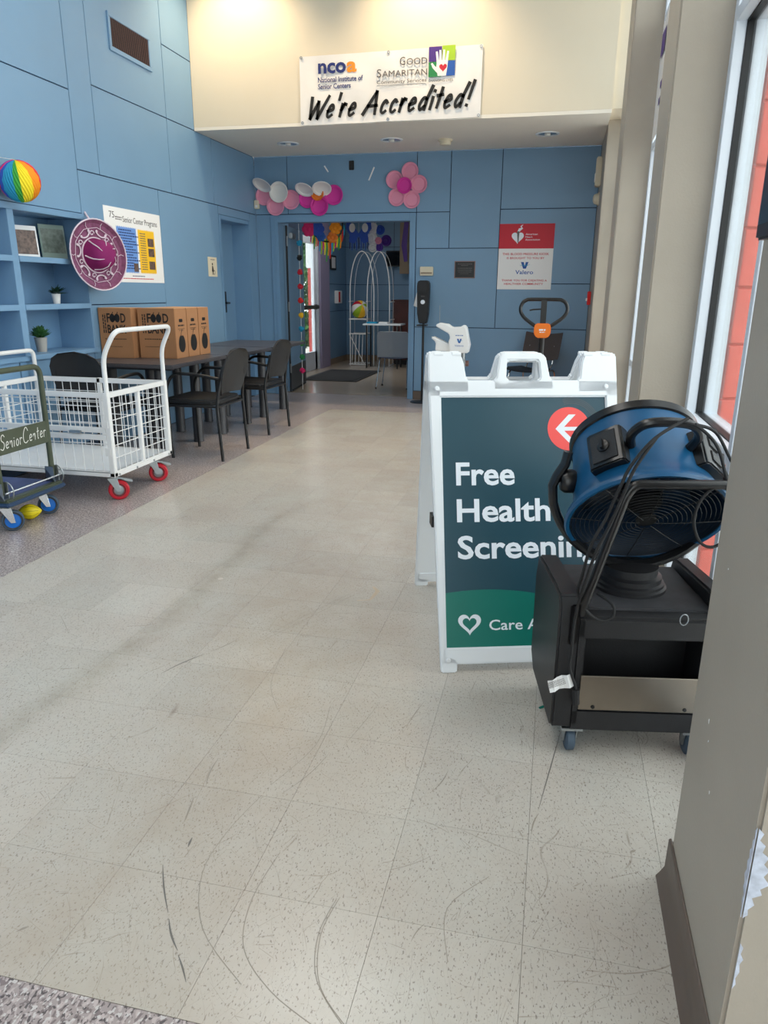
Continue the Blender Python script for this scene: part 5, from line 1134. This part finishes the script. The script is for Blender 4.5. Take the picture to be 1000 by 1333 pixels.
for x in (-3.53, -3.47, -3.41, -3.35): MB().tube([(x, 12.75, .02), (x+.02, 12.75, .55)], .006, 5).build('thin_rod', 'white_pt', ra_)
MB().tube([(-3.58, 12.75, .55), (-3.30, 12.75, .02)], .007, 5).build('brace_rod', 'white_pt', ra_); B(-3.585, -3.265, 12.75, 13.05, .80, .812).build('shelf', 'white_pt', ra_)
bb_ = thing('beach_ball', 'green yellow and white beach ball on the wire stand', 'ball', (-3.42, 12.9, .812)); BC = V((-3.425, 12.9, .965))
for k, c in enumerate(('ink_lime', 'platewhite', 'ink_yellow', 'ink_red', 'platewhite', 'ink_lime', 'ink_yellow', 'platewhite')):
    a0 = 2*PI*k/8; n1, n2 = 4, 10; Xb = MX.Translation(BC) @ MX.Rotation(.9, 4, 'X') @ MX.Rotation(.5, 4, 'Y')
    MB().add([(.153*math.sin(PI*j/n2)*math.cos(a0+PI/4*i/n1), .153*math.sin(PI*j/n2)*math.sin(a0+PI/4*i/n1), .153*math.cos(PI*j/n2)) for j in range(n2+1) for i in range(n1+1)],
             [(j*(n1+1)+i, j*(n1+1)+i+1, (j+1)*(n1+1)+i+1, (j+1)*(n1+1)+i) for j in range(n2) for i in range(n1)], Xb).build('ball_panel', c, bb_)
wt = thing('white_table', 'small white topped table behind the grey chair in the back room', 'table', (-2.95, 12.6, 0))
B(-3.22, -2.55, 12.3, 12.70, .72, .745).build('tabletop', 'white_pl', wt, bev=.008, seg=3)
for x in (-3.16, -2.62):
    for y in (12.35, 12.65): MB().tube([(x, y, 0), (x, y, .72)], .014, 8).build('leg', 'black_metal', wt)
for (x, y, s, m_, lb_) in ((-3.08, 12.45, .09, 'aqua', 'teal tray on the white table'), (-2.88, 12.45, .08, 'paper', 'stack of white paper on the white table')): solo(B(x-s, x+s, y-.06, y+.06, .745, .775), 'tray' if m_ == 'aqua' else 'paper_stack', m_, lb_, 'tray' if m_ == 'aqua' else 'paper', bev=.006)
gc = thing('grey_chair', 'light grey plastic chair with thin chrome legs beside the doorway jamb', 'chair', (-2.13, 9.98, 0)); X = T[gc.name]
def sheet(rows, m_, nm, root, X, th_=.010):
    n = len(rows[0]); vs = [V(p)+V((0, s, s*.4)) for s in (0, th_) for r in rows for p in r]; m = len(rows)
    k = m*n; fs = [(s*k+j*n+i, s*k+j*n+i+1, s*k+(j+1)*n+i+1, s*k+(j+1)*n+i) for s in (0, 1) for j in range(m-1) for i in range(n-1)]
    for i in range(n-1): fs += [(i, i+1, k+i+1, k+i), ((m-1)*n+i, (m-1)*n+i+1, k+(m-1)*n+i+1, k+(m-1)*n+i)]
    for j in range(m-1): fs += [(j*n, (j+1)*n, k+(j+1)*n, k+j*n), (j*n+n-1, (j+1)*n+n-1, k+(j+1)*n+n-1, k+j*n+n-1)]
    return MB().add(vs, fs, X).build(nm, m_, root, ang=50)
sheet([[(hw*(-1+2*i/8), -.22-.05*(z-.4)+.04*(1-(-1+2*i/8)**2), z) for i in range(9)] for z, hw in ((.42, .215), (.50, .215), (.62, .218), (.72, .215), (.755, .19))], 'greychair', 'backrest', gc, X)
sheet([[(hw*(-1+2*i/8), y, z-.02*(1-(-1+2*i/8)**2)) for i in range(9)] for y, z, hw in ((-.22, .42, .215), (-.10, .415, .225), (.1, .42, .22), (.2, .415, .21))], 'deckbumper', 'seat', gc, X)
for s in (-1, 1): MB().tube(bend([(s*.215, -.30, 0), (s*.19, -.17, .41), (s*.19, .15, .41), (s*.215, .08, 0)], .05), .0075, 8, X=X).build('leg', 'chrome', gc)
for s in (-1, 1):
    for y in (-.30, .08): MB().sphere((s*.215, y, .012), .013, 10, X=X).build('foot_cap', 'rubber', gc)
pf_ = thing('framed_notice', 'small black framed notice on the blue wall past the glass door', 'picture', (LX, 12.9, 1.62)); o = B(LX, LX+.018, 12.74, 13.08, 1.63, 1.87).build('frame', 'ink_black', pf_, bev=.003); B(LX+.018, LX+.020, 12.80, 13.02, 1.66, 1.84).build('notice_sheet', 'paper', pf_, smooth=False)
ex = thing('extinguisher_box', 'red and white wall box below the black framed notice', 'box', (LX, 13.12, 1.05)); B(LX, LX+.07, 13.0, 13.25, 1.06, 1.28).build('box_case', 'mauve' if 'mauve' in M else 'paper', ex, bev=.006); B(LX+.07, LX+.075, 13.03, 13.12, 1.08, 1.26).build('red_panel', 'lred', ex)
cb = thing('upright_cabinet', 'dark red wooden upright cabinet against the back room wall', 'cabinet', (-2.3, 13.3, 0)); B(-2.88, -2.05, 13.12, 13.72, .08, 1.10).build('body', 'woodred', cb, bev=.01); B(-2.90, -2.03, 13.10, 13.73, 1.10, 1.13).build('top', 'woodred', cb, bev=.006); B(-2.85, -2.08, 13.14, 13.70, 0, .08).build('plinth', 'ink_black', cb)
for x in (-2.86, -2.46): o = B(x+.01, x+.38, 13.105, 13.12, .12, 1.06).build('cabinet_door', 'woodred', cb, bev=.006); MB().sphere((x+.34 if x < -2.6 else x+.05, 13.095, .62), .014, 10).build('knob', 'bronze', o)
t2 = thing('wall_television', 'dark television on the back room wall above the wooden cabinet', 'television', (-2.97, 13.7, 1.7)); o = B(-3.12, -2.83, 13.62, 13.75, 1.71, 1.98).build('tv_case', 'black_smooth', t2, bev=.008); B(-3.10, -2.85, 13.615, 13.622, 1.73, 1.96).build('screen', 'screen', o)
bo_ = thing('leaning_board', 'tall beige board hanging behind the doorway jamb', 'board', (-2.65, 13.56, 1.6)); B(-2.85, -2.45, 13.55, 13.58, 1.58, 2.45).build('board_face', 'beige', bo_, bev=.004); MB().tube([(-2.65, 13.565, 2.45), (-2.65, 13.565, 2.8)], .006, 6).build('hanging_rod', 'zinc', bo_)
pk = thing('purple_scarf', 'dark purple cloth strip hanging beside the beige board', 'cloth', (-2.70, 13.3, 2.0)); MB().ribbon([(0, 0), (.02, -.35), (-.02, -.75), (.01, -1.0)], [.10, .08, .10, .06], frame((-2.70, 13.3, 2.8), (1, 0, 0), (0, 0, 1))).build('cloth_strip', 'ink_purple', pk)
# ------------------------------------------------------------------ planting and post outside the glass door
def shrub(x, y, r, h, label):
    s = thing('shrub', label, 'shrub', (x, y, -.13), 0, 'shrubs outside the glass door'); mb = MB()
    for i in range(900):
        a = random.uniform(0, 2*PI); b = math.acos(random.uniform(-.4, 1)); q = random.uniform(.7, 1); c = V((x+r*q*math.sin(b)*math.cos(a), y+r*q*math.sin(b)*math.sin(a), h*.5+h*.5*q*math.cos(b)))
        d = V((random.uniform(-1, 1), random.uniform(-1, 1), random.uniform(-.4, 1))).normalized(); t = d.orthogonal().normalized(); L_ = .20*random.uniform(.7, 1.3)
        mb.add([c, c+d*L_*.5+t*L_*.28, c+d*L_, c+d*L_*.5-t*L_*.28], [(0, 1, 2, 3)])
    o = mb.build('foliage', 'hedge', s, smooth=False); o['kind'] = 'stuff'
    MB().lathe([(.05, -.13), (.03, h*.6), (0, h*.62)], MX.Translation((x, y, 0)), 8).build('stem', 'beige', s)
for i, (x, y, r, h) in enumerate(((-5.65, 16.0, .75, 2.5), (-6.55, 17.9, .9, 2.9), (-5.1, 14.5, .28, .75))): shrub(x, y, r, h, ('tall green shrub outside the glass door', 'farthest green shrub outside the glass door', 'low green shrub nearest the glass door outside')[i])
rp = thing('red_post', 'salmon red square post outside the glass exit door', 'post', (-4.38, 13.0, -.13)); 
B(-4.40, -4.29, 12.95, 13.08, -.13, 1.66).build('post_shaft', 'brick', rp, bev=.01); B(-4.42, -4.27, 12.93, 13.10, 1.66, 2.5).build('post_cap', 'paper', rp, bev=.01)
finish_text()
mesh_text()
